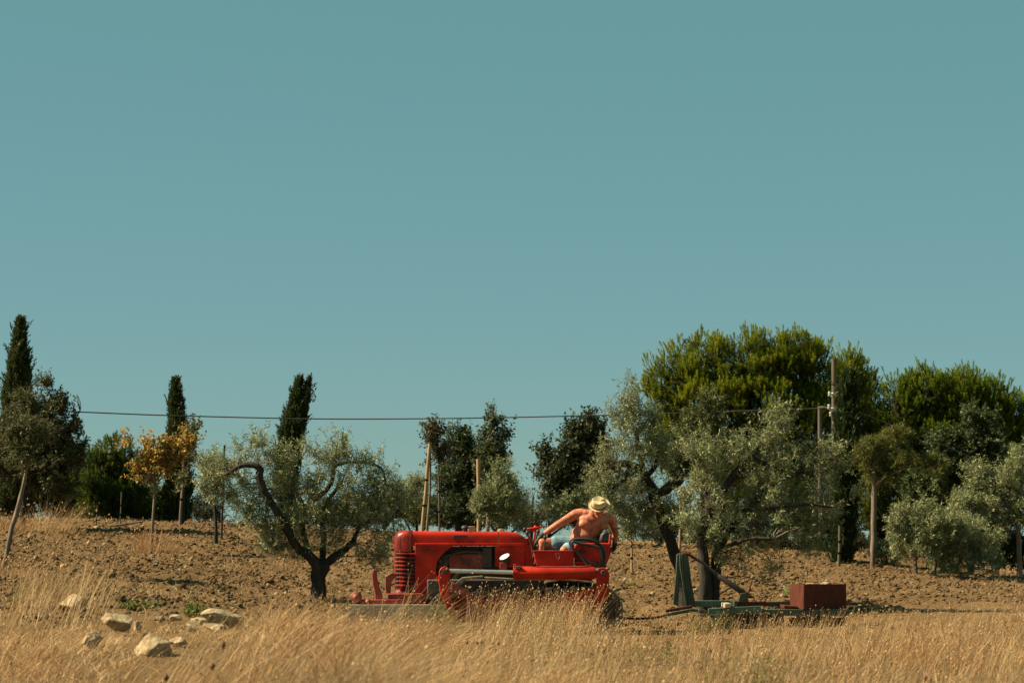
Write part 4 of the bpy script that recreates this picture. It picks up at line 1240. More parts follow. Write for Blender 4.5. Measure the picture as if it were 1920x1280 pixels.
# two hydraulic hoses and their fittings
YH = YT - .60
mb = MB(); mb.tube([bx(1112, 1060, YH), bx(1098, 1050, YH), bx(1080, 1034, YH), bx(1070, 1021, YH), bx(1072, 1012, YH - .02), bx(1086, 1010, YH - .03), bx(1108, 1012, YH - .02), bx(1124, 1020, YH), bx(1132, 1032, YH), bx(1134, 1046, YH), bx(1133, 1060, YH)], .021, 12, 5)
mb.build('hose', M_black, TR, smooth=True)
mb = MB(); mb.tube([bx(1104, 1062, YH - .05), bx(1090, 1042, YH - .05), bx(1074, 1026, YH - .05), bx(1074, 1015, YH - .06), bx(1088, 1019, YH - .06), bx(1110, 1022, YH - .05), bx(1124, 1028, YH - .05), bx(1128, 1040, YH - .05), bx(1128, 1058, YH - .05)], .019, 12, 5)
mb.build('hose', M_black, TR, smooth=True)
mb = MB()
for px, py in ((1108, 1060), (1119, 1055), (1130, 1060)):
    mb.lathe([(.02, -.03), (.026, -.02), (.026, .02), (.018, .03)], at(px, py, YH - .02), (0, -.2, 1), 12)
mb.rect(1098, 1058, 1136, 1064, YH - .04, YH + .05)
mb.build('valve_block', M_dark, TR, bevel=.004)
# steering column and levers
mb = MB()
mb.prism([(984, 1010), (994, 1004), (1004, 1026), (1006, 1046), (996, 1046)], YT - .12, YT + .12)
mb.build('dashboard', M_red, TR, bevel=.01)
for pts, r, m in (([(1000, 1046, -.30), (996, 1020, -.30), (989, 1000, -.31)], .012, M_dark), ([(1004, 1046, -.16), (1003, 1024, -.16), (1006, 1004, -.17), (1009, 998, -.17)], .013, M_dark),
                  ([(998, 1040, .1), (1002, 1010, .1), (1004, 990, .1)], .012, M_red), ([(1014, 1050, -.36), (1020, 1026, -.37), (1022, 1009, -.38)], .010, M_dark), ([(994, 1040, .2), (990, 1006, .2), (984, 994, .2)], .012, M_dark)):
    mb = MB(); mb.tube([bx(p[0], p[1], YT + p[2]) for p in pts], r, 8, 4)
    lv = mb.build('lever', m, TR, smooth=True)
    q = pts[-1]; mb = MB(); mb.ell(bx(q[0], q[1] - 2, YT + q[2]), (.026, .026, .03))
    mb.build('knob', M_red if m is M_red else M_black, lv, smooth=True)
mb = MB()
mb.tube([bx(988, 991, YT + .05), bx(1008, 988, YT - .02), bx(1020, 987, YT + .02)], .011, 8, 3)
mb.rect(997, 988, 1012, 996, YT, YT + .06)
mb.build('throttle', M_red, TR, smooth=True)

# ------------------------------------------------------------------ the driver
root = thing('person', at(1090, 1030, YT), 'shirtless man in straw hat and blue shorts leaning round on the tractor seat', 'person')
def pt(px, py, dy): return Vector(bx(px, py, YT + dy))
hat_c = pt(1123, 947, -.42)
hat_ax = Vector((.00, -.80, .60)).normalized()
head_c = hat_c - hat_ax * .045
b = MB()
# trunk: pelvis, belly, ribs, chest, shoulders
b.ell(pt(1092, 1022, -.02), (.19, .16, .13))
b.ell(pt(1097, 1008, -.07), (.205, .165, .11))
b.ell(pt(1101, 997, -.11), (.205, .155, .11))
b.ell(pt(1108, 984, -.15), (.205, .135, .12))
b.ell(pt(1112, 973, -.18), (.21, .115, .095))
b.ell(pt(1097, 982, -.245), (.088, .055, .058))       # pectorals
b.ell(pt(1128, 984, -.235), (.088, .055, .058))
b.ell(pt(1098, 1003, -.20), (.13, .07, .07))
b.cap(pt(1113, 966, -.20), pt(1118, 956, -.31), .075, .062)     # neck
b.cap(pt(1092, 962, -.17), pt(1080, 963, -.16), .070, .066)
b.cap(pt(1134, 966, -.15), pt(1146, 974, -.11), .070, .066)
b.cap(pt(1098, 962, -.2), pt(1130, 965, -.19), .055, .055)
# head: skull, jaw, nose, brow, ears
fwd = Vector((-.10, -.45, -.88)).normalized()         # where the bowed face looks
b.ell(head_c, (.078, .098, .098))
b.cap(head_c + fwd * .03 - hat_ax * .02, head_c + fwd * .055 - hat_ax * .085, .062, .042)
b.cap(head_c + fwd * .088 - hat_ax * .02, head_c + fwd * .112 - hat_ax * .05, .012, .018)
b.cap(head_c + fwd * .088 + Vector((-.035, 0, 0)), head_c + fwd * .088 + Vector((.035, 0, 0)), .014, .014)
b.cap(head_c + fwd * .088 - hat_ax * .078 + Vector((-.018, 0, 0)), head_c + fwd * .088 - hat_ax * .078 + Vector((.018, 0, 0)), .010, .010)
for sx in (-1, 1):
    b.ell(head_c + Vector((sx * .08, 0, 0)) - hat_ax * .03, (.014, .024, .034))
# arms
sR, eR, wR = pt(1079, 964, -.16), pt(1044, 984, -.24), pt(1018, 1002, -.22)
b.cap(sR, sR.lerp(eR, .5), .068, .056); b.cap(sR.lerp(eR, .5), eR, .056, .045)
b.cap(eR, eR.lerp(wR, .35), .046, .047); b.cap(eR.lerp(wR, .35), wR, .047, .030)
sL, eL, wL = pt(1147, 974, -.11), pt(1154, 999, .04), pt(1152.5, 1018, .14)
b.cap(sL, sL.lerp(eL, .5), .068, .055); b.cap(sL.lerp(eL, .5), eL, .055, .045)
b.cap(eL, eL.lerp(wL, .35), .046, .045); b.cap(eL.lerp(wL, .35), wL, .045, .030)
# legs
hR, kR, aR = pt(1082, 1022, .0), pt(1018, 1016, -.08), pt(1006, 1068, -.06)
hL, kL, aL = pt(1090, 1025, -.10), pt(1058, 1031, -.31), pt(1046, 1084, -.28)
for h, k, a in ((hR, kR, aR), (hL, kL, aL)):
    b.cap(h, h.lerp(k, .6), .092, .076); b.cap(h.lerp(k, .6), k, .076, .060)
    b.cap(k, k.lerp(a, .3), .058, .056); b.cap(k.lerp(a, .3), a, .056, .036)
def remeshed(mb, name, mat, parent, vox, it=5):
    o = mb.build(name, mat, parent, smooth=True)
    r = o.modifiers.new('remesh', 'REMESH'); r.mode = 'VOXEL'; r.voxel_size = vox; r.use_smooth_shade = True
    s = o.modifiers.new('smooth', 'SMOOTH'); s.factor = .5; s.iterations = it
    return o
body = remeshed(b, 'body', M_skin, root, .009, 6)
# shorts
b = MB()
b.ell(pt(1091, 1024, -.02), (.212, .178, .115))
for h, k, t in ((hR, kR, .62), (hL, kL, .72)):
    b.cap(h, h.lerp(k, t), .114, .102)
remeshed(b, 'shorts', M_shorts, root, .010, 3)
b = MB(); b.lathe([(.196, -.012), (.205, 0), (.196, .014)], pt(1095, 1012.5, -.05), (.08, -.25, 1), 30)
b.build('waistband', M_shorts, root, smooth=True)
# gloved hands: palm, four unequal bent fingers and a thumb each
def hand(w, d, across, curl):
    """w wrist, d pointing direction, across the knuckle row, curl the way the fingers close"""
    d, curl = d.normalized(), curl.normalized()
    across = across.normalized()
    g_ = MB()
    g_.cap(w - d * .035, w + d * .01, .034, .035)
    for q in (-1.5, -.5, .5, 1.5):
        g_.cap(w + d * .01 + across * q * .012, w + d * .078 + across * q * .0185, .022, .0155)
        ln = {-1.5: .85, -.5: 1.0, .5: .95, 1.5: .75}[q]
        a0 = w + d * .082 + across * q * .0195
        a1 = a0 + (d * .75 + curl * .65).normalized() * .042 * ln
        a2 = a1 + (d * .05 + curl).normalized() * .030 * ln
        a3 = a2 + (curl * .8 - d * .65).normalized() * .022 * ln
        g_.cap(a0, a1, .0115, .0105); g_.cap(a1, a2, .0105, .0098); g_.cap(a2, a3, .0098, .0085)
    t0 = w + d * .025 - across * .030
    t1 = t0 - across * .026 + d * .026 + curl * .014
    t2 = t1 + d * .026 + curl * .022
    g_.cap(t0, t1, .0145, .0125); g_.cap(t1, t2, .0125, .010)
    return g_
dR = Vector((wR - eR)) + Vector((0, 0, -.03))
remeshed(hand(wR + dR.normalized() * .02, dR, Vector((.25, .9, .2)), Vector((-.3, .1, -1))), 'glove', M_glove, root, .0055, 3)
dL = Vector((wL - eL))
remeshed(hand(wL + dL.normalized() * .02, dL, Vector((.3, -.9, .1)), Vector((-1, 0, -.1))), 'glove', M_glove, root, .0055, 3)
# boots
for a, k in ((aR, kR), (aL, kL)):
    b = MB(); b.cap(a + Vector((.02, 0, -.03)), a + Vector((-.15, -.01, -.055)), .045, .036); b.cap(a + Vector((0, 0, .05)), a + Vector((0, 0, -.03)), .045, .046)
    remeshed(b, 'boot', M_shoe, root, .009, 3)
# hair at the nape and temples
b = MB()
b.ell(head_c - fwd * .018 - hat_ax * .012, (.083, .098, .095))
b.build('hair', M_hair, root, smooth=True)
# eyes in the bowed face
b = MB()
for sx in (-1, 1):
    b.ell(head_c + fwd * .083 + Vector((sx * .032, 0, 0)) - hat_ax * .012, (.012, .012, .012), seg=10, rings=6)
b.build('eyes', M_glass, root, smooth=True)
# straw hat: brim that dips in front, creased crown, band
q = hat_ax.to_track_quat('Z', 'X')
def hat_pt(x, y, z): return hat_c + q @ Vector((x, y, z))
b = MB(); rings = []
ns = 40
def brim(r, ph, lift):
    return r * .92 * math.cos(ph), r * 1.06 * math.sin(ph), lift
for r, up_ in ((.082, .004), (.105, .000), (.122, .003), (.134, .013), (.135, .018), (.122, .009), (.105, .007), (.082, .012)):
    rings.append([hat_pt(*brim(r, 2 * math.pi * j / ns, up_ + (.012 * math.cos(2 * math.pi * j / ns * 2) if r > .1 else 0) * (r - .1) / .047)) for j in range(ns)])
vs = [p for r in rings for p in r]
fs = []
for i in range(len(rings)):
    i2 = (i + 1) % len(rings)
    for j in range(ns):
        k = (j + 1) % ns
        fs.append((i * ns + j, i * ns + k, i2 * ns + k, i2 * ns + j))
b._add(vs, fs)
hat = b.build('straw_hat', M_hat, root, smooth=True)
b = MB(); rings = []
for t in np.linspace(0, 1, 10):
    r = .096 - .014 * t if t < .8 else .0848 * math.sqrt(max(1 - ((t - .8) / .2) ** 2, 0.0)) + .001
    ring = []
    for j in range(ns):
        a = 2 * math.pi * j / ns
        x, y = r * .90 * math.cos(a), r * 1.08 * math.sin(a)
        z = .128 * t
        if t > .55:
            z -= .040 * math.exp(-(x / .022) ** 2) * (t - .55) / .45 * (1 if y < .06 else .4)
        pinch = math.exp(-((y + .055) / .035) ** 2) * (t ** 1.5) * .22
        ring.append(hat_pt(x * (1 - pinch * 1.4), y, z))
    rings.append(ring)
b.loft(rings)
b.build('hat_crown', M_hat, hat, smooth=True)
b = MB()
b.loft([[hat_pt(rr * .90 * math.cos(2 * math.pi * j / ns), rr * 1.08 * math.sin(2 * math.pi * j / ns), z) for j in range(ns)] for rr, z in ((.092, .006), (.0995, .008), (.0975, .030), (.092, .031))])
b.build('hat_band', M_band, hat, smooth=True)

# ------------------------------------------------------------------ the green field implement behind the tractor
YI = 33.2
IM = thing('field_implement', ground(1400, YI), 'green and rusty tined cultivator trailing behind the tractor', 'farm implement')
def plate(name, px, Y0, Y1, mat, bev=.006, parent=None):
    mb = MB(); mb.prism(px, Y0, Y1); return mb.build(name, mat, parent or IM, bevel=bev)
plate('mast', [(1278, 1036), (1290, 1037), (1293, 1062), (1298, 1100), (1305, 1136), (1288, 1136), (1281, 1080)], YI - .01, YI + .05, M_green)
plate('mast', [(1269, 1039), (1275, 1036), (1275, 1070), (1272, 1136), (1262, 1132), (1267, 1080)], YI - .06, YI + .02, M_green)
mb = MB(); mb.tube([bx(1276, 1036, YI - .065), bx(1276, 1062, YI - .07), bx(1287, 1136, YI - .06)], .012, 8, 3)
mb.build('mast_edge', M_green, IM, smooth=True)
mb = MB(); mb.lathe([(.02, -.06), (.035, -.05), (.035, .05), (.02, .06)], at(1287, 1037, YI + .02), (1, -.3, -.1), 14)
mb.build('pin', M_rust, IM, smooth=True)
mb = MB(); mb.tube([bx(1288, 1037, YI), bx(1318, 1055, YI), bx(1346, 1078, YI)], .020, 10)
mb.tube([bx(1346, 1078, YI), bx(1350, 1081, YI), bx(1396, 1112, YI), bx(1400, 1116, YI)], [.022, .037, .037, .028], 12)
mb.build('brace', M_dark, IM, smooth=True)
plate('brace_bracket', [(1388, 1112), (1400, 1110), (1404, 1128), (1384, 1128)], YI - .04, YI + .04, M_green)
mb = MB(); mb.tube([bx(1401, 1118, YI), bx(1410, 1088, YI)], .011, 8); mb.rect(1398, 1117, 1414, 1121, YI - .02, YI + .03)
mb.build('lever', M_rust, IM, smooth=True)
mb = MB(); mb.rect(1298, 1125, 1382, 1137, YI + .25, YI + .32)
mb.build('rail', M_green_bright, IM, bevel=.006)
mb = MB(); mb.rect(1382, 1127, 1438, 1135, YI + .25, YI + .32)
mb.build('rail', M_rust, IM, bevel=.006)
mb = MB(); mb.rect(1438, 1127, 1488, 1134, YI + .25, YI + .32)
mb.build('rail', M_green, IM, bevel=.006)
plate('rail', [(1328, 1140), (1427, 1135), (1427, 1147), (1328, 1151)], YI - .34, YI - .27, M_green_bright)
plate('crossbar', [(1376, 1126), (1382, 1126), (1383, 1144), (1376, 1145)], YI - .262, YI + .245, M_green)
plate('crossbar', [(1359, 1131), (1370, 1130), (1370, 1138), (1359, 1139)], YI - .35, YI + .2, M_board)
plate('drawbar', [(1248, 1142), (1298, 1134), (1299, 1139), (1249, 1148)], YI - .16, YI - .08, M_rust)
plate('drawbar', [(1248, 1149), (1300, 1140), (1327, 1145), (1326, 1149), (1300, 1146), (1249, 1155)], YI - .3, YI - .22, M_green)
mb = MB(); mb.tube([bx(1168, 1158, YI - .6), bx(1200, 1159, YI - .45), bx(1228, 1157, YI - .3), bx(1262, 1149, YI - .2)], .016, 8, 3)
mb.build('tow_rod', M_rust, IM, smooth=True)
plate('rear_beam', [(1427, 1141), (1592, 1142), (1593, 1155), (1427, 1153)], YI - .32, YI - .20, M_green, .008)
plate('rear_beam', [(1470, 1134), (1496, 1136), (1496, 1140), (1470, 1140)], YI - .3, YI + .2, M_rust)
mb = MB(); mb.rect(1440, 1153, 1470, 1172, YI - .25, YI - .05)
mb.build('gear_case', M_dark, IM, bevel=.01)
plate('shade_plate', [(1330, 1152), (1426, 1149), (1440, 1156), (1440, 1180), (1420, 1184), (1345, 1178)], YI - .20, YI - .17, M_dark)  # dark plates added to stand for the shadow and clutter under the frame
plate('shade_plate', [(1478, 1157), (1590, 1157), (1586, 1176), (1490, 1182)], YI - .20, YI - .17, M_dark)
mb = MB(); mb.rect(1500, 1155, 1560, 1176, YI - .24, YI - .08)
mb.build('skid', M_green, IM, bevel=.01)
k = 0
for px, dy in ((1340, .28), (1368, -.30), (1394, .28), (1404, -.27), (1420, -.3), (1452, .25), (1490, -.25), (1520, .24), (1545, -.25), (1575, .2)):
    mb = MB()
    p = at(px, 1143, YI + dy)
    zb = float(gz(p.x, p.y))
    h = p.z - zb
    mb.tube([(p.x, p.y, p.z - .02), (p.x + .04, p.y, p.z - h * .35), (p.x + .03, p.y, p.z - h * .7), (p.x - .06, p.y, zb - .02)], [.026, .024, .022, .016], 8, 4)
    mb.box((p.x - .1, p.y - .05, zb - .02), (p.x - .02, p.y + .05, zb + .015), Matrix.Rotation(.5, 3, 'Y'))
    mb.build('tine', M_dark, IM, smooth=True)
# bolted rust coloured weight box and the stones lying in it
def obox(c, w, d, h, a, t=.012):
    """open steel box, turned by a about its upright axis"""
    mb = MB(); rot = Matrix.Rotation(a, 3, 'Z')
    c = Vector(c)
    for lo, hi in (((-w / 2, -d / 2, 0), (w / 2, -d / 2 + t, h)), ((-w / 2, d / 2 - t, 0), (w / 2, d / 2, h)), ((-w / 2, -d / 2 + t, 0), (-w / 2 + t, d / 2 - t, h)),
                   ((w / 2 - t, -d / 2 + t, 0), (w / 2, d / 2 - t, h)), ((-w / 2 + t, -d / 2 + t, .0), (w / 2 - t, d / 2 - t, h * .8))):
        mb.box(c + Vector(lo), c + Vector(hi), rot, c)
    return mb
bc = at(1534, 1142, YI - .05)
BX_A = R(22)
bx_o = obox((bc.x, bc.y, bc.z + .012), .66, .40, .335, BX_A).build('metal_box', M_rust, None, bevel=.008)
tag(bx_o, 'rust red open steel box on the rear of the implement', 'box')

def rock(label, c, r, seed, cat='rock', name='rock', group='pale rocks in the grass bank', cuts=15, mat=None):
    rng = np.random.default_rng(seed)
    bm = bmesh.new()
    bmesh.ops.create_icosphere(bm, subdivisions=4, radius=1)
    vv = np.array([v.co[:] for v in bm.verts])
    for _ in range(cuts):
        n_ = unit(rng.normal(0, 1, 3)); d_ = rng.uniform(.36, .70)
        ex = np.maximum(vv @ n_ - d_, 0)
        vv = vv - ex[:, None] * n_ * 1.0
    f = (fbm(vv[:, 0] * 3 + seed, vv[:, 1] * 3 + vv[:, 2] * 2, seed, 4) - .5) * .30
    f = f + (fbm(vv[:, 0] * 9 + seed, vv[:, 1] * 9 + vv[:, 2] * 7, seed + 5, 2) - .5) * .10
    vv = vv * (1 + f[:, None]) * np.array(r)
    for v, co in zip(bm.verts, vv): v.co = co
    me = bpy.data.meshes.new(name); bm.to_mesh(me); bm.free()
    o = link(name, me, mat or M_rock, None, True)
    try: me.set_sharp_from_angle(angle=R(30))
    except Exception: pass
    o.location = c; o.rotation_euler = (0, 0, rng.uniform(-.4, .4))
    return tag(o, label, cat, group)

top = bc.z + .012 + .335
rock('flat pale slab lying in the rust red box', (bc.x - .10, bc.y - .02, top - .01), (.16, .10, .035), 5, 'stone', 'stone', 'stones in the rust red box')
rock('knobbly stone lying highest in the rust red box', (bc.x + .10, bc.y + .02, top + .0), (.10, .08, .055), 6, 'stone', 'stone', 'stones in the rust red box')

# ------------------------------------------------------------------ rocks in the grass bank
for label, px, py, Y, r, sd in (
    ('blocky brown sided rock farthest left in the grass', 137, 1124, 23.5, (.17, .14, .13), 11),
    ('largest whitish rock on the bank left of the old forked olive', 424, 1134, 22.5, (.24, .17, .11), 12),
    ('rounded grey stone just below the largest whitish rock', 358, 1168, 21.5, (.075, .06, .05), 13),
    ('pale broken rock in the middle of the grassy bank', 226, 1178, 21, (.14, .12, .11), 14),
    ('broad half buried rock lowest in the grass', 292, 1226, 18.5, (.19, .14, .09), 15),
    ('flat ochre stone beside the green weeds', 330, 1136, 22.8, (.09, .07, .05), 16),
    ('small pointed stone beside the pale broken rock', 258, 1168, 21.2, (.05, .05, .045), 17),
    ('low grey stone at the foot of the largest whitish rock', 405, 1160, 22, (.10, .08, .05), 18),
    ('low grey rock in the grass before the wooden plank', 625, 1215, 20, (.14, .10, .07), 19),
    ('small whitish stone half way down the left bank', 170, 1218, 19, (.10, .08, .07), 20),
    ('small rubble stone right of the broad half buried rock', 335, 1205, 19.5, (.06, .05, .04), 22),
    ('small rubble stone left of the flat ochre stone', 300, 1150, 22.5, (.06, .05, .04), 23),
    ('long flat stone beyond the rounded grey stone', 372, 1150, 22.8, (.12, .07, .05), 24),
    ('pale stone on the tilled soil far right', 1856, 1132, 40, (.06, .05, .05), 21)):
    if Y < 30:
        Y += .7; r = tuple(v * 1.3 for v in r)
    c = at(px, py + 6, Y)
    c.z = float(gz(c.x, c.y)) + r[2] * (.55 if Y < 30 else .3)
    rock(label, c, r, sd)

# ------------------------------------------------------------------ clods on the tilled soil
rng = np.random.default_rng(3)
n = 210000
yy = rng.uniform(22, 61, n); xx = rng.uniform(-.27, .27, n) * yy
keep = rng.uniform(0, 1, n) < np.clip(soilness(xx, yy), .04, 1) * (.35 + .65 * (fbm(xx * 1.3, yy * 1.3, 91, 2) > .48))
xx, yy = xx[keep], yy[keep]; n = len(xx)
bm = bmesh.new(); bmesh.ops.create_icosphere(bm, subdivisions=1, radius=1)
tv = np.array([v.co[:] for v in bm.verts]); tf = np.array([[v.index for v in f.verts] for f in bm.faces]); bm.free()
sz = .010 + .026 * rng.uniform(0, 1, n) ** 3.0 + .030 * (rng.uniform(0, 1, n) > .992)
dv = rng.uniform(.6, 1.35, (n, len(tv), 1)) * tv[None]
sc = sz[:, None] * rng.uniform(.7, 1.3, (n, 3)) * np.array([1.15, 1.15, .8])
V = dv * sc[:, None, :] + np.stack([xx, yy, gz(xx, yy) + micro_height(xx, yy, soilness(xx, yy)) + sz * .3], 1)[:, None, :]
Fc = (np.arange(n)[:, None, None] * len(tv) + tf[None]).reshape(-1, 3)
ct = rng.uniform(0, 1, (n, 1))
cc = np.array([.13, .08, .04]) * (1 - ct) + np.array([.26, .17, .085]) * ct
pale = rng.uniform(0, 1, n) > .97
cc[pale] = np.array([.42, .34, .22])
S = Soup(); S.add(V.reshape(-1, 3), Fc, np.repeat(cc, len(tv), 0))
tag(link('soil_clods', S.mesh('soil_clods'), M_soil, None, False), kind='stuff')

# ------------------------------------------------------------------ dry grass
STRAW = np.array([(.50, .33, .155), (.58, .41, .21), (.40, .25, .11), (.28, .165, .07), (.66, .50, .29), (.47, .30, .135), (.36, .23, .115)])
STRAW_RED = np.array([(.38, .21, .09), (.46, .27, .125), (.32, .165, .07), (.22, .11, .05), (.54, .36, .19)])

STRAW_OLD = np.array([(.26, .17, .09), (.33, .22, .12), (.20, .12, .06), (.40, .28, .16), (.24, .19, .08)])

def add_blades(S, P, H, lean, w, pal, rng, curl=.35, cvar=.25):
    n = len(P)
    a = rng.uniform(0, 6.283, n)
    side = np.stack([np.cos(a), np.sin(a) * .5, np.zeros(n)], 1)
    ld = np.zeros((n, 3)); ld[:, :2] = lean
    cu = np.zeros((n, 3)); cu[:, :2] = rng.normal(0, curl, (n, 2))
    up = np.array([0, 0, 1.0])
    lv = []
    for t, ww in ((0, 1), (.4, .8), (.75, .55), (1, .12)):
        c = P + H[:, None] * (up * (t - .18 * t * t * np.linalg.norm(ld + cu, axis=1)[:, None]) + ld * (.55 * t + .45 * t * t) + cu * t * t)
        lv += [c - side * (w * ww * .5)[:, None], c + side * (w * ww * .5)[:, None]]
    V = np.stack(lv, 1).reshape(-1, 3)
    o = np.arange(n)[:, None, None] * 8
    f = np.array([[0, 1, 3, 2], [2, 3, 5, 4], [4, 5, 7, 6]])
    c = pal[rng.integers(0, len(pal), n)] * rng.uniform(1 - cvar, 1 + cvar, (n, 1))
    S.add(V, (o + f[None]).reshape(-1, 4), np.repeat(c, 8, 0))
    return P + H[:, None] * (up * (1 - .18 * np.linalg.norm(ld + cu, axis=1)[:, None]) + ld + cu)

OCT = np.array([(1, 0, 0), (-1, 0, 0), (0, 1, 0), (0, -1, 0), (0, 0, 1), (0, 0, -1)], float)
OCF = np.array([(0, 2, 4), (2, 1, 4), (1, 3, 4), (3, 0, 4), (2, 0, 5), (1, 2, 5), (3, 1, 5), (0, 3, 5)])
def add_heads(S, P, r, rng, pal, el=1.3):
    n = len(P)
    V = OCT[None] * (r[:, None, None] * rng.uniform(.7, 1.3, (n, 6, 1))) * np.array([1, 1, el]) + P[:, None, :]
    c = pal[rng.integers(0, len(pal), n)] * rng.uniform(.8, 1.2, (n, 1))
    S.add(V.reshape(-1, 3), (np.arange(n)[:, None, None] * 6 + OCF[None]).reshape(-1, 3), np.repeat(c, 6, 0))

def grass_field(px):
    """relative height and lean of the grass by bearing"""
    h = np.interp(px, [-200, 0, 250, 420, 480, 700, 800, 1000, 1150, 1300, 1600, 1920], [.24, .24, .14, .16, .34, .34, .30, .30, .30, .30, .34, .32])
    l = np.interp(px, [-200, 0, 400, 800, 1000, 1920], [.6, .65, .95, .8, .32, .45])
    return h, l

S = Soup()
rng = np.random.default_rng(8)
def spread_points(n, y0, y1, pw=1.0):
    y = y0 + (y1 - y0) * rng.uniform(0, 1, n) ** pw
    return rng.uniform(-.245, .245, n) * y, y
# thatch
for n, y0, y1, hs, w in ((70000, 8.0, 17, 1.15, .0055), (100000, 15, 26, .95, .007), (110000, 24, 39, .55, .008)):
    x, y = spread_points(n, y0, y1)
    px = 960 + x / y * F
    so = soilness(x, y)
    patch = fbm(x * 1.1 + 4, y * .8, 101, 3)
    keep = rng.uniform(0, 1, n) < (1 - so) ** 1.5 * np.clip(.15 + 2.2 * (patch - .3), .12, 1) * np.clip((fbm(x * .55 + 17, y * .32, 141, 3) - .36) * 7, .22, 1)
    x, y, px, patch = x[keep], y[keep], px[keep], patch[keep]
    h, l = grass_field(px)
    H = h * hs * rng.uniform(.3, 1.15, len(x)) * (.12 + 2.6 * patch ** 2)
    H *= np.clip((np.interp(px, EDGE_P, EDGE_Y) + 2.0 - y) / 9.0, .14, 1)
    gap = (px > 1085) & (px < 1195) & (y > 26)
    H[gap] *= .4
    bank = (px < 480) & (y > 14.5)
    H[bank] *= .62
    low = (y > 25.0) & (px > 560)
    H[low] *= np.where((px[low] > 850) & (px[low] < 1640), .5, .7)
    thin = rng.uniform(0, 1, len(x)) < np.where(bank, .85, np.where(low & (px < 1650), .6, 1.0))
    x, y, px, patch, H, l = x[thin], y[thin], px[thin], patch[thin], H[thin], l[thin]
    P = np.stack([x, y, gz(x, y) - .03], 1)
    lean = np.stack([l * rng.normal(.8, .75, len(x)), rng.normal(0, .6, len(x))], 1)
    flat = rng.uniform(0, 1, len(x)) < .35
    lean[flat] += rng.normal(0, 1.0, (flat.sum(), 2))
    H[flat] *= .8
    red = fbm(x * .6 + 30, y * .4, 111, 3)
    S1 = red > .53
    S3 = fbm(x * .75 + 60, y * .5, 151, 3) > .56
    for msk, pal in ((S3, STRAW_OLD), (S1 & ~S3, STRAW_RED), (~S1 & ~S3, STRAW)):
        add_blades(S, P[msk], H[msk], lean[msk], np.full(msk.sum(), w) * rng.uniform(.6, 1.4, msk.sum()), pal, rng, .5, .35)
# tall stems with seed heads
for n, y0, y1, f_ in ((5200, 9, 18, 1.0), (6500, 17, 26, 1.0), (9000, 25, 33.5, 1.0)):
    x, y = spread_points(n, y0, y1)
    px = 960 + x / y * F
    patch = fbm(x * .9 + 40, y * .7, 121, 3)
    dens = np.interp(px, [-200, 0, 250, 420, 500, 700, 850, 950, 1150, 1230, 1300, 1500, 1920], [.4, .4, .15, .15, .6, .4, .45, 1, 1, .35, .5, .6, .6])
    keep = (rng.uniform(0, 1, n) < (1 - soilness(x, y)) ** 2 * dens * (.3 + .7 * (patch > .46)))
    x, y, px = x[keep], y[keep], px[keep]
    h, l = grass_field(px)
    tall = np.interp(px, [0, 400, 900, 1000, 1130, 1200, 1920], [1.3, 1.3, 1.5, 1.9, 1.9, 1.35, 1.45])
    H = h * tall * rng.uniform(.7, 1.25, len(x))
    H = np.where((y > 24.0) & (px < 1190) & (px > 1095), H * .4, H)
    H = np.where((y > 24.0) & (px < 880), H * .45, np.where((y > 24) & (px > 1180), H * .6, H))
    P = np.stack([x, y, gz(x, y) - .03], 1)
    lean = np.stack([l * rng.normal(.75, .3, len(x)), rng.normal(0, .2, len(x))], 1)
    top = add_blades(S, P, H, lean, rng.uniform(.0045, .007, len(x)), STRAW, rng, .14)
    sel = rng.uniform(0, 1, len(x)) < .35
    add_heads(S, top[sel], rng.uniform(.005, .009, sel.sum()), rng, STRAW * 1.1)
    oat = top[rng.uniform(0, 1, len(x)) < .25]
    if len(oat):
        for q in range(3):
            add_heads(S, oat + rng.normal(0, .02, oat.shape) - np.array([-.01, 0, .03]) * q, rng.uniform(.003, .005, len(oat)), rng, STRAW, 2.6)
# seed stems standing right before the tractor, wind-bent stalks before its nose, straw lying on the soil
for n, p0, p1, y0, y1, h0, h1, ln, hd in ((430, 868, 1112, 27.5, 31.0, .35, .78, .28, .7), (60, 690, 830, 28, 30.5, .45, .95, .65, .9), (110, 1190, 1600, 28.5, 32, .2, .40, .4, .6),
                                          (260, 20, 200, 22, 26, .3, .7, .35, .3), (160, 200, 560, 13, 18, .3, .6, .9, .3), (220, 1200, 1920, 14, 20, .35, .62, .4, .3)):
    px = rng.uniform(p0, p1, n); y = rng.uniform(y0, y1, n); x = (px - 960) / F * y
    P = np.stack([x, y, gz(x, y) - .03], 1)
    top = add_blades(S, P, rng.uniform(h0, h1, n), np.stack([ln * rng.normal(1, .4, n), rng.normal(0, .2, n)], 1), rng.uniform(.005, .009, n), STRAW * 1.05, rng, .12)
    k = rng.uniform(0, 1, n) < hd
    add_heads(S, top[k], rng.uniform(.006, .011, k.sum()), rng, STRAW * 1.1)
n = 150000
x, y = spread_points(n, 17, 60)
keep = rng.uniform(0, 1, n) < .12 + .88 * (fbm(x * .8 + 7, y * .45, 131, 3) > .53)
x, y = x[keep], y[keep]; n = len(x)
P = np.stack([x, y, gz(x, y) + micro_height(x, y, soilness(x, y)) - .005], 1)
add_blades(S, P, rng.uniform(.02, .12, n), rng.normal(0, 1.1, (n, 2)), rng.uniform(.005, .009, n), STRAW, rng, .3)
tag(link('dry_grass', S.mesh('dry_grass'), M_straw, None), kind='stuff')

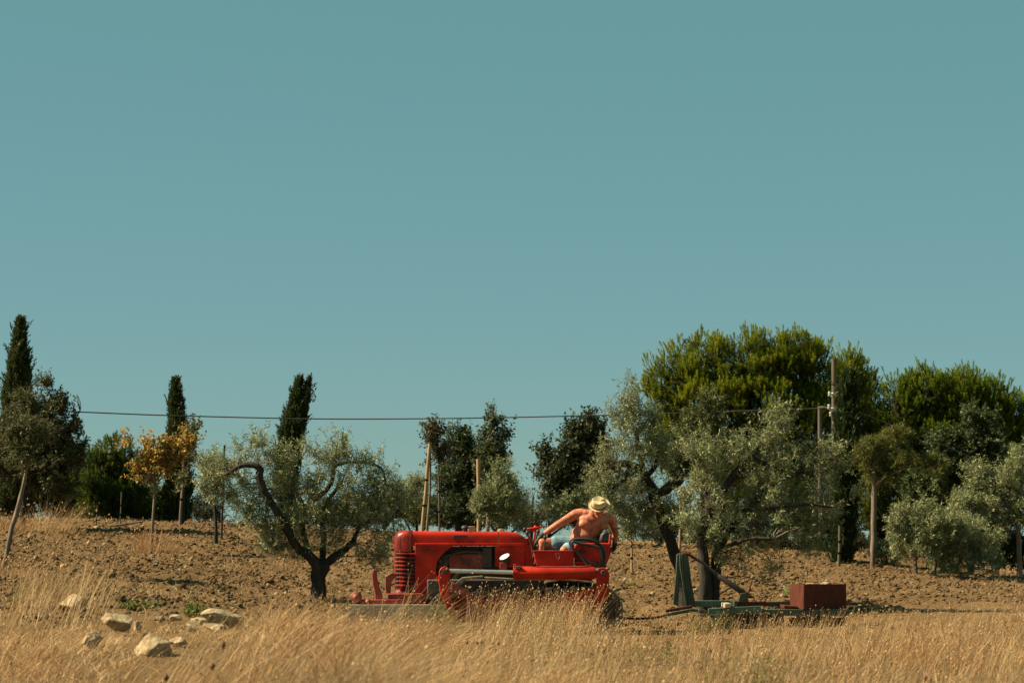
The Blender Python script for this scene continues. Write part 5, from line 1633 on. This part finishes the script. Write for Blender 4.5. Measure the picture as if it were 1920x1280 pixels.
# countable dry tufts on the slope
def tuft(label, px, Y, n, r, h, lean, seed, pal=STRAW, name='grass_tuft', cat='grass tuft', w=(.004, .008), heads=.25, group='dry tufts on the tilled slope', hv=.35):
    rg = np.random.default_rng(seed)
    c = ground(px, Y)
    S = Soup()
    a = rg.uniform(0, 6.283, n); rad = r * np.sqrt(rg.uniform(0, 1, n))
    x, y = c.x + rad * np.cos(a), c.y + rad * np.sin(a)
    P = np.stack([x, y, gz(x, y) - .03], 1)
    H = h * rg.uniform(hv, 1.1, n) * (1 - .4 * (rad / r) ** 2)
    ln = np.stack([lean * rg.normal(1, .5, n) + .3 * np.cos(a), rg.normal(0, .35, n)], 1)
    top = add_blades(S, P, H, ln, rg.uniform(w[0], w[1], n), pal, rg, .2)
    k = rg.uniform(0, 1, n) < heads * (H > .6 * h)
    if k.any(): add_heads(S, top[k], rg.uniform(.01, .018, k.sum()), rg, pal, 1.6)
    me = S.mesh(name); me.transform(Matrix.Translation(-c))
    o = link(name, me, M_straw, None); o.location = c
    return tag(o, label, cat, group)
tuft('reddish dry grass tuft round the foot of the orange sapling', 290, 42.5, 520, .42, .55, .25, 201, STRAW_RED)
tuft('tall pale dry tuft beside the dark trunk of the brown leaved tree', 100, 46, 420, .45, .85, .45, 202)
tuft('wide dry tuft at the far edge before the tallest cypress', 20, 46.5, 340, .45, .5, .3, 203, STRAW_RED)
tuft('upright dry tuft before the blocky brown sided rock', 92, 24.5, 170, .20, .80, .32, 204, STRAW, w=(.003, .005))
tuft('round dry tuft at the foot of the leaning thin trunk', 35, 34, 300, .35, .35, .2, 205, STRAW_RED)
tuft('small dry tuft below the lower leaves of the forked olive', 532, 40, 160, .22, .36, .1, 206, STRAW_RED)
tuft('small dry tuft on the crest by the thin dark post', 415, 49, 120, .3, .3, .1, 207)
tuft('low dry tuft beside the fallen wooden stick', 250, 48.5, 130, .3, .25, .1, 208)
tuft('dry tuft under the left side of the forked olive', 512, 43, 110, .2, .3, .1, 209, STRAW_RED)

for label, px, Y, n_, h_, sd in (('dark dry stalk with round heads below the rear track', 1118, 21, 5, .62, 211), ('tall dry stalk with big brown heads low at the right', 1705, 15.5, 6, .58, 212),
                                ('dry stalk with brown heads before the front bracket', 905, 19, 5, .55, 213), ('bent dry stalk with pale heads low at the left', 330, 13.5, 5, .60, 214)):
    tuft(label, px, Y, n_, .07, h_, .22, sd, np.array([(.20, .12, .07), (.26, .17, .11)]), 'dry_stalk', 'dry stalk', (.006, .010), 1.0, 'dry stalks standing over the grass', .7)
GREEN = np.array([(.10, .13, .03), (.13, .16, .045), (.08, .10, .025), (.18, .17, .05)])
def weed(label, px, Y, r, h, n, seed, pal=GREEN, flowers=None, ll=.05, lw=.012):
    rg = np.random.default_rng(seed)
    c = ground(px, Y)
    root = thing('green_weed', c, label, 'weed', 'green weeds in the dry grass')
    S = Soup()
    a = rg.uniform(0, 6.283, n); rad = r * np.sqrt(rg.uniform(0, 1, n))
    x, y = c.x + rad * np.cos(a), c.y + rad * np.sin(a)
    P = np.stack([x, y, gz(x, y) - .02], 1)
    D = unit(np.stack([rg.normal(.25, .25, n), rg.normal(0, .25, n), np.ones(n)], 1))
    L = h * rg.uniform(.5, 1.1, n)
    add_twigs(S, P, D, L, .003, 0, (.12, .12, .04))
    add_leaves(S, P, D, L, 16, ll, lw, pal, rg, .55)
    link('foliage', S.mesh('foliage'), M_leaf, root)
    if flowers:
        S = Soup()
        k = rg.integers(0, n, 26)
        add_heads(S, P[k] + D[k] * L[k][:, None] + rg.normal(0, .015, (26, 3)), rg.uniform(.008, .014, 26), rg, np.array([flowers]))
        link('blossoms', S.mesh('blossoms'), M_leaf, root)
    return root
weed('tall green weed before the lower tractor nose', 805, 29.5, .34, .40, 60, 301)
weed('leafy green weed right of the tall weed by the front bracket', 850, 27.5, .18, .36, 34, 302)
weed('low green weed between the largest whitish rock and the ochre stone', 375, 25.2, .18, .14, 36, 303, ll=.04, lw=.02)
weed('low green weed patch beyond the pale broken rock', 265, 25.5, .30, .12, 34, 304, ll=.04, lw=.02)
weed('blurred green stems lowest in the grass before the implement', 1400, 16, .26, .55, 34, 305, ll=.05, lw=.007)
weed('small green weed with red blossoms at the lower edge', 945, 17.5, .16, .20, 36, 306, flowers=(.30, .03, .03), ll=.04, lw=.018)
weed('small green weed on the tilled soil behind the driver', 1178, 40.5, .12, .10, 24, 307, ll=.04, lw=.02)
weed('green stems between the implement tines', 1330, 31.5, .30, .30, 36, 308, ll=.05, lw=.007)
weed('sparse green stems right of the rust red box', 1660, 24, .30, .30, 20, 310, ll=.05, lw=.007)
weed('green stalks in the grass below the tow rod', 1215, 24, .25, .26, 22, 311, ll=.05, lw=.008)
weed('low green leaves in the grass far left', 60, 27, .25, .12, 40, 312, ll=.04, lw=.018)
weed('silvery seedling alone on the tilled soil right of the twin trunk', 1467, 38.5, .05, .28, 9, 309, pal=np.array(OLIVE) * 1.6, ll=.06, lw=.016)
